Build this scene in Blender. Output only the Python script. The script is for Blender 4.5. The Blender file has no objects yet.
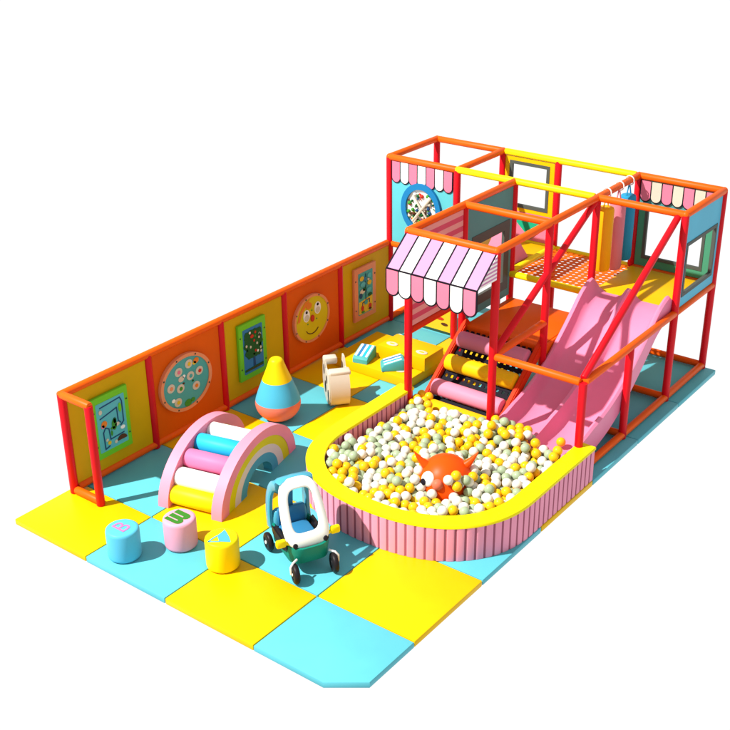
import bpy, bmesh, math, random
import numpy as np
from mathutils import Vector, Matrix

# ------------------------------------------------------------ camera, light
scene = bpy.context.scene
COL = scene.collection
R = math.radians

cam_d = bpy.data.cameras.new('camera')
cam = bpy.data.objects.new('camera', cam_d)
COL.objects.link(cam)
yaw, pitch, roll = 0.661, -0.452, -0.013
F = Vector((-math.sin(yaw)*math.cos(pitch), math.cos(yaw)*math.cos(pitch), math.sin(pitch)))
Rt = Vector((math.cos(yaw), math.sin(yaw), 0))
U = Rt.cross(F)
R2 = math.cos(roll)*Rt + math.sin(roll)*U
U2 = -math.sin(roll)*Rt + math.cos(roll)*U
M = Matrix((R2, U2, -F)).transposed().to_4x4()
M.translation = Vector((8.065, -5.792, 5.946))
cam.matrix_world = M
cam_d.sensor_width = 36
cam_d.lens = 1158.533/730*36
cam_d.clip_end = 500
scene.camera = cam

world = bpy.data.worlds.new('World')
scene.world = world
world.use_nodes = True
nt = world.node_tree
bg = nt.nodes['Background']
tc = nt.nodes.new('ShaderNodeTexCoord')
sep = nt.nodes.new('ShaderNodeSeparateXYZ')
mr = nt.nodes.new('ShaderNodeMapRange')
mr.inputs['From Min'].default_value = -0.10
mr.inputs['From Max'].default_value = 0.25
mr.inputs['To Min'].default_value = 1.06
mr.inputs['To Max'].default_value = 0.58
nt.links.new(tc.outputs['Generated'], sep.inputs[0])
nt.links.new(sep.outputs['Z'], mr.inputs['Value'])
nt.links.new(mr.outputs[0], bg.inputs['Strength'])
bg.inputs['Color'].default_value = (1, 1, 1, 1)

# studio key lamp, far up on the left, and the white set around the play area
kd = bpy.data.lights.new('key_lamp', 'AREA')
kd.shape = 'DISK'
kd.size = 0.55
kd.energy = 22000
kd.color = (1.0, 0.965, 0.90)
key = bpy.data.objects.new('key_lamp', kd)
COL.objects.link(key)
sdir = Vector((0.45, 0.76, -1.0)).normalized()
key.location = Vector((2.0, 2.5, 0.5)) - sdir*32
key.rotation_euler = sdir.to_track_quat('-Z', 'Y').to_euler()

scene.view_settings.view_transform = 'Standard'
scene.view_settings.look = 'None'
scene.view_settings.exposure = 0.0
scene.view_settings.gamma = 1.0
scene.render.engine = 'CYCLES'
scene.cycles.max_bounces = 8
scene.cycles.diffuse_bounces = 4

# ------------------------------------------------------------ materials
def srgb(r, g, b):
    def f(c):
        c /= 255.0
        return c/12.92 if c <= 0.04045 else ((c+0.055)/1.055)**2.4
    return (f(r), f(g), f(b), 1)

MATS = {}
def mat(name, col, rough=0.5, spec=0.35, bump=0.0, scale=60, metal=0.0, coat=0.0, vary=0.05):
    if name in MATS: return MATS[name]
    m = bpy.data.materials.new(name)
    m.use_nodes = True
    n = m.node_tree
    b = n.nodes['Principled BSDF']
    b.inputs['Roughness'].default_value = rough
    b.inputs['Specular IOR Level'].default_value = spec*0.45
    b.inputs['Metallic'].default_value = metal
    b.inputs['Coat Weight'].default_value = coat
    b.inputs['Coat Roughness'].default_value = 0.15
    tcn = n.nodes.new('ShaderNodeTexCoord')
    no = n.nodes.new('ShaderNodeTexNoise')
    no.inputs['Scale'].default_value = 2.3
    no.inputs['Detail'].default_value = 4
    mx = n.nodes.new('ShaderNodeMix')
    mx.data_type = 'RGBA'
    mx.blend_type = 'MULTIPLY'
    mx.inputs[0].default_value = 1.0
    mx.inputs[6].default_value = col
    rmp = n.nodes.new('ShaderNodeMapRange')
    rmp.inputs['From Min'].default_value = 0.3
    rmp.inputs['From Max'].default_value = 0.7
    rmp.inputs['To Min'].default_value = 1-vary
    rmp.inputs['To Max'].default_value = 1+vary
    n.links.new(tcn.outputs['Object'], no.inputs['Vector'])
    n.links.new(no.outputs['Fac'], rmp.inputs['Value'])
    n.links.new(rmp.outputs[0], mx.inputs[7])
    n.links.new(mx.outputs[2], b.inputs['Base Color'])
    if bump:
        n2 = n.nodes.new('ShaderNodeTexNoise')
        n2.inputs['Scale'].default_value = scale
        n2.inputs['Detail'].default_value = 3
        bp = n.nodes.new('ShaderNodeBump')
        bp.inputs['Strength'].default_value = bump
        bp.inputs['Distance'].default_value = 0.01
        n.links.new(tcn.outputs['Object'], n2.inputs['Vector'])
        n.links.new(n2.outputs['Fac'], bp.inputs['Height'])
        n.links.new(bp.outputs[0], b.inputs['Normal'])
    MATS[name] = m
    return m

YEL = mat('yellow_vinyl_mat', (0.78, 0.47, 0.001, 1), 0.42, 0.3, 0.05)
CYA = mat('cyan_vinyl_mat', (0.10, 0.45, 0.53, 1), 0.42, 0.3, 0.05)
RED = mat('red_foam_tube', (0.62, 0.004, 0.012, 1), 0.38, 0.4, 0.03)
ORG = mat('orange_foam_tube', (0.80, 0.105, 0.002, 1), 0.42, 0.35, 0.03)
YTU = mat('yellow_foam_tube', (0.86, 0.68, 0.004, 1), 0.42, 0.35, 0.03)
WPY = mat('wall_panel_yellow', (0.60, 0.36, 0.001, 1), 0.55, 0.25, 0.05)
WPO = mat('wall_panel_orange', (0.68, 0.10, 0.001, 1), 0.55, 0.25, 0.05)
RIM = mat('yellow_rim_vinyl', (0.86, 0.72, 0.002, 1), 0.42, 0.3, 0.03)
PNK = mat('pink_vinyl', (0.80, 0.24, 0.36, 1), 0.5, 0.3, 0.03)
RIB = mat('pink_rib_vinyl', (0.78, 0.30, 0.42, 1), 0.55, 0.25, 0.03)
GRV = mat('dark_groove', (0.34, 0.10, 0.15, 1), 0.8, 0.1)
SLD = mat('slide_pink_plastic', (0.76, 0.215, 0.365, 1), 0.33, 0.45, 0.0)
APK = mat('pale_pink_vinyl', (0.78, 0.27, 0.38, 1), 0.5, 0.3, 0.02)
LIL = mat('awning_lilac_pink', (0.54, 0.25, 0.45, 1), 0.6, 0.2, 0.02)
SPK = mat('scallop_pink', (0.70, 0.18, 0.28, 1), 0.6, 0.2, 0.02)
WHT = mat('white_vinyl', (0.86, 0.85, 0.82, 1), 0.5, 0.3, 0.02)
CRM = mat('cream_vinyl', (0.58, 0.53, 0.43, 1), 0.45, 0.35, 0.03)
BLK = mat('black_line', (0.010, 0.008, 0.015, 1), 0.6, 0.2)
DRK = mat('dark_frame', (0.075, 0.085, 0.075, 1), 0.5, 0.3)
PCY = mat('panel_cyan', (0.10, 0.46, 0.52, 1), 0.5, 0.3, 0.02)
PTL = mat('panel_teal', (0.08, 0.27, 0.27, 1), 0.5, 0.3, 0.02)
STD = mat('stripe_dark_rose', (0.62, 0.09, 0.16, 1), 0.55, 0.25)
STL = mat('stripe_light_rose', (0.74, 0.36, 0.34, 1), 0.55, 0.25)
BLU = mat('ring_blue', (0.01, 0.17, 0.40, 1), 0.45, 0.3)
SKY = mat('roller_blue', (0.02, 0.42, 0.75, 1), 0.45, 0.3)
MAU = mat('roller_mauve', (0.58, 0.19, 0.30, 1), 0.5, 0.3, 0.03)
RYE = mat('roller_yellow', (0.84, 0.50, 0.004, 1), 0.48, 0.3, 0.03)
HPK = mat('roller_hot_pink', (0.80, 0.17, 0.34, 1), 0.48, 0.3, 0.02)
ORR = mat('orange_red_beam', (0.66, 0.035, 0.003, 1), 0.45, 0.3)
ODK = mat('orange_deck', (0.78, 0.105, 0.001, 1), 0.45, 0.3, 0.04)
YDK = mat('yellow_deck', (0.76, 0.43, 0.001, 1), 0.45, 0.3, 0.04)
NET = mat('orange_net', (0.78, 0.12, 0.004, 1), 0.6, 0.2)
GFR = mat('board_green_frame', (0.16, 0.55, 0.02, 1), 0.45, 0.3)
SFR = mat('board_salmon_frame', (0.72, 0.26, 0.12, 1), 0.45, 0.3)
TEA = mat('art_teal', (0.07, 0.36, 0.36, 1), 0.5, 0.3)
NAV = mat('art_navy', (0.015, 0.06, 0.16, 1), 0.5, 0.3)
MBL = mat('art_blue', (0.03, 0.18, 0.42, 1), 0.5, 0.3)
DGR = mat('art_dark_green', (0.008, 0.09, 0.02, 1), 0.5, 0.3)
MGR = mat('art_mid_green', (0.05, 0.26, 0.03, 1), 0.5, 0.3)
BRN = mat('art_brown', (0.09, 0.03, 0.012, 1), 0.5, 0.3)
ARD = mat('art_red', (0.55, 0.03, 0.015, 1), 0.5, 0.3)
AYE = mat('art_yellow', (0.70, 0.48, 0.02, 1), 0.5, 0.3)
AOR = mat('art_orange', (0.72, 0.20, 0.02, 1), 0.5, 0.3)
FYE = mat('face_yellow', (0.62, 0.50, 0.004, 1), 0.5, 0.3)
SCR = mat('screw_dark', (0.04, 0.05, 0.04, 1), 0.4, 0.4)
SCY = mat('stool_cyan', (0.09, 0.45, 0.64, 1), 0.45, 0.3, 0.02)
SPI = mat('stool_pink', (0.74, 0.33, 0.45, 1), 0.45, 0.3, 0.02)
SYE = mat('stool_yellow', (0.86, 0.66, 0.002, 1), 0.45, 0.3, 0.02)
LGR = mat('letter_green', (0.04, 0.19, 0.02, 1), 0.5, 0.3)
LPI = mat('letter_pink', (0.50, 0.17, 0.38, 1), 0.5, 0.3)
LBL = mat('letter_blue', (0.07, 0.37, 0.58, 1), 0.5, 0.3)
PRD = mat('salmon_base', (0.76, 0.19, 0.12, 1), 0.42, 0.35)
PBL = mat('light_blue_band', (0.07, 0.42, 0.60, 1), 0.42, 0.35)
PYE = mat('yellow_cap', (0.86, 0.60, 0.002, 1), 0.42, 0.35)
LIM = mat('arch_lime', (0.60, 0.62, 0.005, 1), 0.5, 0.3)
AGY = mat('arch_pale_grey', (0.62, 0.62, 0.56, 1), 0.5, 0.3)
ABL = mat('arch_blue', (0.06, 0.34, 0.46, 1), 0.5, 0.3)
CTL = mat('car_teal_green', (0.004, 0.20, 0.14, 1), 0.45, 0.4)
CBL = mat('car_light_blue', (0.06, 0.34, 0.48, 1), 0.32, 0.5, coat=0.2)
CSE = mat('car_seat_blue', (0.03, 0.19, 0.38, 1), 0.4, 0.4)
CWH = mat('car_white', (0.86, 0.86, 0.82, 1), 0.28, 0.5, coat=0.3)
CBK = mat('car_black', (0.012, 0.009, 0.011, 1), 0.45, 0.4)
CMT = mat('car_steel', (0.80, 0.80, 0.80, 1), 0.3, 0.5, metal=0.2)
CRE = mat('creature_orange', (0.84, 0.075, 0.001, 1), 0.4, 0.35)
NOS = mat('creature_nose', (0.62, 0.15, 0.08, 1), 0.45, 0.3)
BWH = mat('ball_white', (0.74, 0.71, 0.63, 1), 0.3, 0.45, vary=0.02)
BYE = mat('ball_yellow', (0.80, 0.46, 0.008, 1), 0.3, 0.45, vary=0.02)
BGR = mat('ball_grey_green', (0.34, 0.42, 0.27, 1), 0.28, 0.45, vary=0.02)
BAM = mat('bag_amber', (0.86, 0.40, 0.003, 1), 0.5, 0.3, 0.03)
BAP = mat('bag_pink', (0.66, 0.20, 0.26, 1), 0.5, 0.3, 0.03)
BAB = mat('bag_blue', (0.02, 0.28, 0.50, 1), 0.5, 0.3, 0.03)
PGN = mat('panel_green', (0.06, 0.27, 0.16, 1), 0.5, 0.3)
ZGR = mat('zigzag_green', (0.01, 0.36, 0.20, 1), 0.5, 0.3)

# ------------------------------------------------------------ mesh helpers
class MB:
    """collects geometry for ONE mesh, with material slots"""
    def __init__(s):
        s.bm = bmesh.new(); s.mats = []
    def mi(s, m):
        if m not in s.mats: s.mats.append(m)
        return s.mats.index(m)
    def _add(s, verts, m):
        k = s.mi(m)
        fs = set()
        for v in verts:
            for f in v.link_faces: fs.add(f)
        for f in fs: f.material_index = k
    def box(s, m, lo, hi, bev=0.0, seg=2, mx=None):
        r = bmesh.ops.create_cube(s.bm, size=1)
        vs = r['verts']
        sz = [hi[i]-lo[i] for i in range(3)]; c = [(hi[i]+lo[i])/2 for i in range(3)]
        for v in vs: v.co = Vector((v.co.x*sz[0]+c[0], v.co.y*sz[1]+c[1], v.co.z*sz[2]+c[2]))
        if mx: 
            for v in vs: v.co = mx @ v.co
        s._add(vs, m)
        if bev:
            es = set(e for v in vs for e in v.link_edges)
            r2 = bmesh.ops.bevel(s.bm, geom=list(es), offset=bev, segments=seg, profile=0.5, affect='EDGES')
            k = s.mi(m)
            for f in r2['faces']: f.material_index = k
        return s
    def tube(s, m, a, b, r, n=20, r2=None, cap=0.25):
        """cylinder between points with rounded ends"""
        a = Vector(a); b = Vector(b); d = (b-a); L = d.length; q = d.to_track_quat('Z', 'Y').to_matrix()
        r2 = r if r2 is None else r2
        c = cap*min(r, r2)
        prof = [(0, 0), (r-c, 0), (r-c*0.3, c*0.3), (r, c), (r2, L-c), (r2-c*0.3, L-c*0.3), (r2-c, L), (0, L)]
        s.lathe(m, prof, n, origin=a, rot=q)
        return s
    def lathe(s, m, prof, n=32, origin=(0, 0, 0), rot=None, mfn=None, sx=1, sy=1):
        rot = rot or Matrix.Identity(3); o = Vector(origin)
        rings = []
        for (r, z) in prof:
            if r < 1e-6: rings.append([s.bm.verts.new(o + rot @ Vector((0, 0, z)))])
            else: rings.append([s.bm.verts.new(o + rot @ Vector((sx*r*math.cos(2*math.pi*i/n), sy*r*math.sin(2*math.pi*i/n), z))) for i in range(n)])
        for k in range(len(rings)-1):
            A, B = rings[k], rings[k+1]
            mm = mfn(k) if mfn else m
            for i in range(n):
                j = (i+1) % n
                if len(A) == 1 and len(B) == 1: continue
                if len(A) == 1: f = s.bm.faces.new((A[0], B[j], B[i]))
                elif len(B) == 1: f = s.bm.faces.new((A[i], A[j], B[0]))
                else: f = s.bm.faces.new((A[i], A[j], B[j], B[i]))
                f.material_index = s.mi(mm)
        return s
    def ball(s, m, c, r, seg=20, ring=12, sc=(1, 1, 1), rot=None):
        rr = bmesh.ops.create_uvsphere(s.bm, u_segments=seg, v_segments=ring, radius=r)
        for v in rr['verts']:
            p = Vector((v.co.x*sc[0], v.co.y*sc[1], v.co.z*sc[2]))
            if rot: p = rot @ p
            v.co = p + Vector(c)
        s._add(rr['verts'], m)
        return s
    def prism(s, m, pts, frame, t, bev=0.0, side=None):
        """polygon pts (2D) in frame=(origin, ex, ey), extruded by t along ex x ey"""
        o, ex, ey = [Vector(x) for x in frame]
        nn = ex.cross(ey).normalized()
        a = [s.bm.verts.new(o+ex*p[0]+ey*p[1]) for p in pts]
        b = [s.bm.verts.new(o+ex*p[0]+ey*p[1]+nn*t) for p in pts]
        k = s.mi(m); ks = s.mi(side) if side else k
        f1 = s.bm.faces.new(list(reversed(a))); f2 = s.bm.faces.new(b)
        f1.material_index = k; f2.material_index = k
        n = len(pts); fs = [f1, f2]
        for i in range(n):
            j = (i+1) % n
            f = s.bm.faces.new((a[i], a[j], b[j], b[i])); f.material_index = ks; fs.append(f)
        if bev:
            es = set(f1.edges) | set(f2.edges)
            r2 = bmesh.ops.bevel(s.bm, geom=list(es), offset=bev, segments=2, profile=0.5, affect='EDGES')
        return s
    def path(s, m, pts, r, n=10):
        """round bar along points"""
        for i in range(len(pts)-1):
            s.tube(m, pts[i], pts[i+1], r, n, cap=0.1)
        for p in pts[1:-1]: s.ball(m, p, r, n, 8)
        return s
    def obj(s, name, parent=None, smooth=True, ang=40):
        bmesh.ops.recalc_face_normals(s.bm, faces=s.bm.faces[:])
        me = bpy.data.meshes.new(name)
        s.bm.to_mesh(me); s.bm.free()
        for m in s.mats: me.materials.append(m)
        if smooth:
            me.polygons.foreach_set('use_smooth', [True]*len(me.polygons))
            me.set_sharp_from_angle(angle=R(ang))
        o = bpy.data.objects.new(name, me)
        COL.objects.link(o)
        if parent: o.parent = parent
        return o

def tag(o, label, cat, group=None, kind=None):
    if label: o['label'] = label
    if cat: o['category'] = cat
    if group: o['group'] = group
    if kind: o['kind'] = kind
    return o

def thing(name, label, cat, loc=(0, 0, 0), rz=0.0, group=None):
    o = bpy.data.objects.new(name, None)
    COL.objects.link(o)
    o.location = loc; o.rotation_euler = (0, 0, rz)
    o.empty_display_size = 0.1
    return tag(o, label, cat, group)

def ell(cx, cy, rx, ry, n=32, a0=0, a1=2*math.pi):
    full = abs(a1-a0-2*math.pi) < 1e-6
    m = n if full else n+1
    return [(cx+rx*math.cos(a0+(a1-a0)*i/n), cy+ry*math.sin(a0+(a1-a0)*i/n)) for i in range(m)]

def rrect(x0, y0, x1, y1, r, n=5):
    P = []
    for cx, cy, a in ((x1-r, y1-r, 0), (x0+r, y1-r, 90), (x0+r, y0+r, 180), (x1-r, y0+r, 270)):
        for i in range(n+1):
            t = R(a+90*i/n); P.append((cx+r*math.cos(t), cy+r*math.sin(t)))
    return P

def ring_prism(mb, m, outer, inner, frame, t, inner_mat=None):
    """ring between two loops with the same count, extruded"""
    o, ex, ey = [Vector(x) for x in frame]
    nn = ex.cross(ey).normalized()
    def mk(P, h): return [mb.bm.verts.new(o+ex*p[0]+ey*p[1]+nn*h) for p in P]
    A, B, C_, D = mk(outer, 0), mk(inner, 0), mk(outer, t), mk(inner, t)
    n = len(outer); k = mb.mi(m); ki = mb.mi(inner_mat) if inner_mat else k
    for i in range(n):
        j = (i+1) % n
        for q, kk in (((A[i], B[i], B[j], A[j]), k), ((C_[i], C_[j], D[j], D[i]), k), ((A[i], A[j], C_[j], C_[i]), k), ((B[i], D[i], D[j], B[j]), ki)):
            mb.bm.faces.new(q).material_index = kk

# grid of the frame
UM, UR, UD, UA = 1.734, 2.754, 3.747, 0.97
VF, VM, V1, V2, VK = 3.084, 4.097, 5.112, 6.116, 4.071
HW, HP, HT = 1.06, 1.04, 2.131
MAT_T = 0.06

# ------------------------------------------------------------ floor mats
us = [-0.09, 0.91, 1.91, 2.91, 3.905]
vs = [-0.644, 0.150, 1.150, 2.150, 3.145, 4.140, 5.140, 6.17]
LAB = {
 (0,0): 'yellow foam floor mat at the left corner, beyond the blue stool',
 (1,0): 'blue foam floor mat carrying the blue and pink letter stools',
 (2,0): 'yellow foam floor mat on the front edge, right of the yellow stool',
 (3,0): 'blue foam floor mat at the nearest corner of the floor',
 (0,1): 'blue foam floor mat between the play wall end and the rainbow arch',
 (1,1): 'yellow foam floor mat under the near foot of the rainbow arch',
 (2,1): 'blue foam floor mat under the toy car',
 (3,1): 'yellow foam floor mat in front of the ball pit on the right edge',
 (0,2): 'yellow foam floor mat between the play wall and the far foot of the rainbow arch',
 (1,2): 'blue foam floor mat between the rainbow arch and the ball pit',
 (2,2): 'yellow foam floor mat under the rounded front of the ball pit, behind the toy car',
 (3,2): 'blue foam mat showing as a triangle at the right front bend of the ball pit',
 (0,3): 'blue foam floor mat under the pear shaped tumbler',
 (1,3): 'yellow foam floor mat under the cream rocker',
 (2,3): 'blue foam floor mat under the middle of the ball pit',
 (3,3): 'yellow foam mat showing as a thin strip along the right side of the ball pit',
 (0,4): 'yellow foam floor mat beside the yellow step block and the play wall',
 (1,4): 'blue foam floor mat between the ball pit and the yellow step block',
 (2,4): 'yellow foam floor mat under the roller ladder',
 (3,4): 'blue foam floor mat under the lower half of the pink slide',
 (0,5): 'blue foam floor mat behind the yellow step block, below the pink striped panel',
 (1,5): 'yellow foam floor mat below the pink striped panel, left of the roller ladder',
 (2,5): 'yellow foam floor mat under the orange platform',
 (3,5): 'blue foam floor mat under the upper half of the pink slide',
 (0,6): 'yellow foam floor mat under the tower with the round bubble window',
 (1,6): 'blue foam floor mat beneath the raised yellow passage',
 (2,6): 'yellow foam floor mat beneath the orange net bridge',
 (3,6): 'blue foam floor mat at the far right corner under the yellow deck tower',
}
blue_back = {(3,5)}
for i in range(4):
    for j in range(7):
        g = 0.004
        lo = (us[i]+g, vs[j]+g); hi = (us[i+1]-g, vs[j+1]-g)
        cx, cy = (lo[0]+hi[0])/2, (lo[1]+hi[1])/2
        m = YEL if (i+j) % 2 == 0 else CYA
        if (i, j) == (3, 5): m = CYA
        if (i, j) in ((0, 6), (3, 6)): m = CYA
        mb = MB()
        if (i, j) == (3, 0):
            # corner of the mat is cut
            c1 = (3.62, lo[1]); c2 = (hi[0], -0.43)
            P = [(lo[0]-cx, lo[1]-cy), (c1[0]-cx, c1[1]-cy), (c2[0]-cx, c2[1]-cy), (hi[0]-cx, hi[1]-cy), (lo[0]-cx, hi[1]-cy)]
            mb.prism(m, P, ((0, 0, -MAT_T), (1, 0, 0), (0, 1, 0)), MAT_T, bev=0.010)
        else:
            mb.box(m, (lo[0]-cx, lo[1]-cy, -MAT_T), (hi[0]-cx, hi[1]-cy, 0), bev=0.010)
        o = mb.obj('floor_mat')
        o.location = (cx, cy, 0)
        tag(o, LAB[(i, j)], 'floor mat', 'foam floor mats laid edge to edge')

# ------------------------------------------------------------ tube frame
def posts(parent, lst, m=RED, r=0.041, name='post'):
    for (x, y, z0, z1) in lst:
        MB().tube(m, (x, y, z0), (x, y, z1), r, cap=0.2).obj(name, parent)
def rails(parent, lst, r=0.039, name='rail'):
    for (m, a, b) in lst:
        MB().tube(m, a, b, r, cap=0.35).obj(name, parent)

W = thing('play_wall', 'long low play wall of yellow and orange panels between red posts with orange rail', 'play wall', (0, 0, 0))
wv = [0, 1.065, 2.098, 3.104, 4.109]
posts(W, [(0, v, 0.0, HW) for v in wv] + [(0.377, 0, 0.0, HW)])
rails(W, [(ORG, (0, -0.03, HW), (0, V1-0.05, HW)), (ORG, (0, -0.001, HW), (0.40, -0.001, HW)),
          (ORG, (0, 0.04, 0.045), (0, V1-0.05, 0.045)), (ORG, (0.03, 0, 0.04), (0.377, 0, 0.04))])
ends = wv + [V1]
for k in range(5):
    MB().box(WPY if k % 2 == 0 else WPO, (-0.02, ends[k]+0.042, 0.08), (0.012, ends[k+1]-0.042, HW-0.036), bev=0.004, seg=1).obj('panel', W)

T = thing('climbing_frame', 'tall two level soft play frame of red posts, orange and yellow padded rails', 'climbing frame', (0, 0, 0))
full = [(0, V1), (0, V2), (UA, V1), (UA, V2), (UM, V2), (UM, V1), (UM, VM), (UM, VF), (UR, VF), (UR, VM), (UR, V1), (UR, V2), (UD, V1), (UD, V2)]
posts(T, [(x, y, 0, HT) for x, y in full] + [(UD, VF, 0, HP), (UD, VK, 0, HP)])
z = HT
top = [(ORG, (UM, VF, z), (UM, V1, z)), (ORG, (UR, VF, z), (UR, V2, z)), (ORG, (UM, VF, z), (UR, VF, z)), (ORG, (UM, VM, z), (UR, VM, z)),
       (ORG, (0, V1, z), (UA, V1, z)), (YTU, (UA-0.02, V1, z+.002), (UR-0.03, V1, z+.002)), (ORG, (UR, V1, z), (UD, V1, z)),
       (ORG, (0, V2, z), (UA, V2, z)), (YTU, (UA+.03, V2, z), (UR-.03, V2, z)), (ORG, (UR, V2, z), (UD, V2, z)),
       (ORG, (0, V1, z), (0, V2, z)), (ORG, (UA, V1, z), (UA, V2, z)), (ORG, (UD, V1, z), (UD, V2, z))]
rails(T, top)
for (x, y) in ((UM, VF), (UR, VF), (0, V1), (0, V2), (UA, V2), (UR, V2), (UD, V1), (UD, V2)):
    MB().ball(ORG, (x, y, z), 0.0405, 20, 12).obj('corner_elbow', T)
z = HP
mid = [(ORG, (UR+.03, VF, z), (UD-.03, VF, z)), (ORG, (UD, VF+.03, z), (UD, V1, z)), (ORG, (UD, V1, z), (UD, V2, z)), (ORG, (UR, VF+.03, z), (UR, VM, z)),
       (ORR, (UM, VF, z), (UM, VM, z)), (ORG, (0.03, V1, z), (UA, V1, z)), (YTU, (UM, V1-.02, z), (UR, V1-.02, z)), (YTU, (UM, V2, z), (UR, V2, z)),
       (YTU, (UM, V1+.04, z+.02), (UM, V2, z+.02)), (ORG, (UR, V2, z), (UD, V2, z)), (YTU, (UA, V2, z), (UM, V2, z))]
rails(T, mid)
z = 0.045
rails(T, [(ORG, (UD, VF+.05, z), (UD, V2, z)), (ORG, (UR, V2, z), (UD, V2, z)), (ORG, (UR, V1, z), (UD, V1, z)), (ORG, (0, V1, z), (0, V2, z)),
          (ORG, (UR+.3, VK, z), (UD, VK, z))])
rails(T, [(RED, (UR, VF+.03, HP+.03), (UR, V1-.05, HT-.03)), (RED, (UD-.02, VF+.03, HP+.03), (UD-.07, V1-.02, HT-.03))], r=0.036, name='brace')
# decks
MB().box(YDK, (UR+.02, V1+.0, HP-.05), (UD-.045, V2-.045, HP+.03), bev=.015).obj('yellow_deck', T)
MB().box(ORG, (UR+.04, V1-.032, HP-.06), (UD-.05, V1-.003, HP+.012), bev=.008).obj('deck_fascia', T)
MB().box(YDK, (0.045, V1+.045, HP-.05), (UM-.045, V2-.045, HP+.025), bev=.015).obj('yellow_deck', T)
mb = MB(); mb.box(ODK, (UM+.045, VM-.02, 0.68), (UR-.02, V1-.05, 0.77), bev=.015); mb.obj('orange_deck', T)
MB().box(ODK, (UR-.018, VM+.05, 0.50), (UR+.012, V1-.05, 0.765), bev=.008).obj('deck_fascia', T)
# perforated net deck
mb = MB()
nx, ny = 13, 13
x0, x1, y0, y1 = UM+.05, UR+.018, V1+.03, V2-.03
dx, dy = (x1-x0)/nx, (y1-y0)/ny
k = mb.mi(NET)
gv = {}
def gvv(a, b, zz):
    kk = (round(a, 4), round(b, 4), zz)
    if kk not in gv: gv[kk] = mb.bm.verts.new((a, b, zz))
    return gv[kk]
for i in range(nx):
    for j in range(ny):
        ax, ay = x0+i*dx, y0+j*dy; cx, cy = ax+dx/2, ay+dy/2
        sq = [(ax, ay), (cx, ay), (ax+dx, ay), (ax+dx, cy), (ax+dx, ay+dy), (cx, ay+dy), (ax, ay+dy), (ax, cy)]
        rad = 0.31
        oc = [(cx+dx*rad*1.05*math.cos(R(225+45*q)), cy+dy*rad*1.05*math.sin(R(225+45*q))) for q in range(8)]
        for q in range(8):
            p = (q+1) % 8
            for zz in (HP+.012, HP+.004):
                mb.bm.faces.new((gvv(*sq[q], zz), gvv(*sq[p], zz), gvv(*oc[p], zz), gvv(*oc[q], zz))).material_index = k
            mb.bm.faces.new((gvv(*oc[q], HP+.012), gvv(*oc[p], HP+.012), gvv(*oc[p], HP+.004), gvv(*oc[q], HP+.004))).material_index = k
mb.obj('net_deck', T, smooth=False)

# --- panels of the frame
def scallops(mb, frame, w, n, drop, thick, cols, line=True, z0=0.0):
    """hanging rounded tabs; frame origin at top left, ey pointing down"""
    o, ex, ey = [Vector(x) for x in frame]
    nn = ex.cross(ey).normalized()
    s = w/n
    for i in range(n):
        g = s*0.055
        a, b = i*s+g, (i+1)*s-g
        r = (b-a)/2
        P = [(b, z0)] + [((a+b)/2+r*math.cos(t), drop-r+r*math.sin(t)) for t in [math.pi*q/12 for q in range(13)]] + [(a, z0)]
        a2, b2 = i*s-g*.9, (i+1)*s+g*.9
        r2 = (b2-a2)/2
        P2 = [(b2, z0)] + [((a2+b2)/2+r2*math.cos(t), drop-r+r2*math.sin(t)) for t in [math.pi*q/12 for q in range(13)]] + [(a2, z0)]
        mb.prism(cols[i % len(cols)], P, (o, ex, ey), thick)
        mb.prism(BLK, P2, (o + nn*(0.002 + 0.0008*(i % 2)), ex, ey), thick-0.004-0.0016*(i % 2)) if line else None

def window_panel(name, frame, w, h, hole, m, fm, t=0.024, fw=0.045, inner=None):
    """panel (0..w, 0..h) with a framed opening hole=(x0,y0,x1,y1)"""
    o, ex, ey = [Vector(x) for x in frame]; nn = ex.cross(ey).normalized()
    mb = MB()
    def loop(x0, y0, x1, y1): return [(x0, y0), (x1, y0), (x1, y1), (x0, y1)]
    x0, y0, x1, y1 = hole
    ring_prism(mb, m, loop(0, 0, w, h), loop(x0, y0, x1, y1), (o - nn*t/2, ex, ey), t)
    p = mb.obj(name, T, smooth=False)
    mb = MB()
    ring_prism(mb, fm, loop(x0-fw*.3, y0-fw*.3, x1+fw*.3, y1+fw*.3), loop(x0+fw*.7, y0+fw*.7, x1-fw*.7, y1-fw*.7), (o - nn*(t/2+.006), ex, ey), t+.012)
    f = mb.obj('window_frame', p, smooth=False)
    return p

# tower with the round bubble window (plane y = V1, faces -y)
fr = ((0.05, V1-.02, HP+.03), (1, 0, 0), (0, 0, 1))
Wp, Hp_ = UA-.10, HT-HP-.07
mb = MB(); mb.box(PCY, (0.045, V1-.012, HP+.04), (UA-.045, V1+.012, HT-.035)); pan = mb.obj('cyan_panel', T, smooth=False)
mb = MB(); scallops(mb, ((0.05, V1-.014, HT-.036), (1, 0, 0), (0, 0, -1)), UA-.10, 7, 0.25, -0.0 or 0.016, [SPK, WHT]); 
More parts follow.
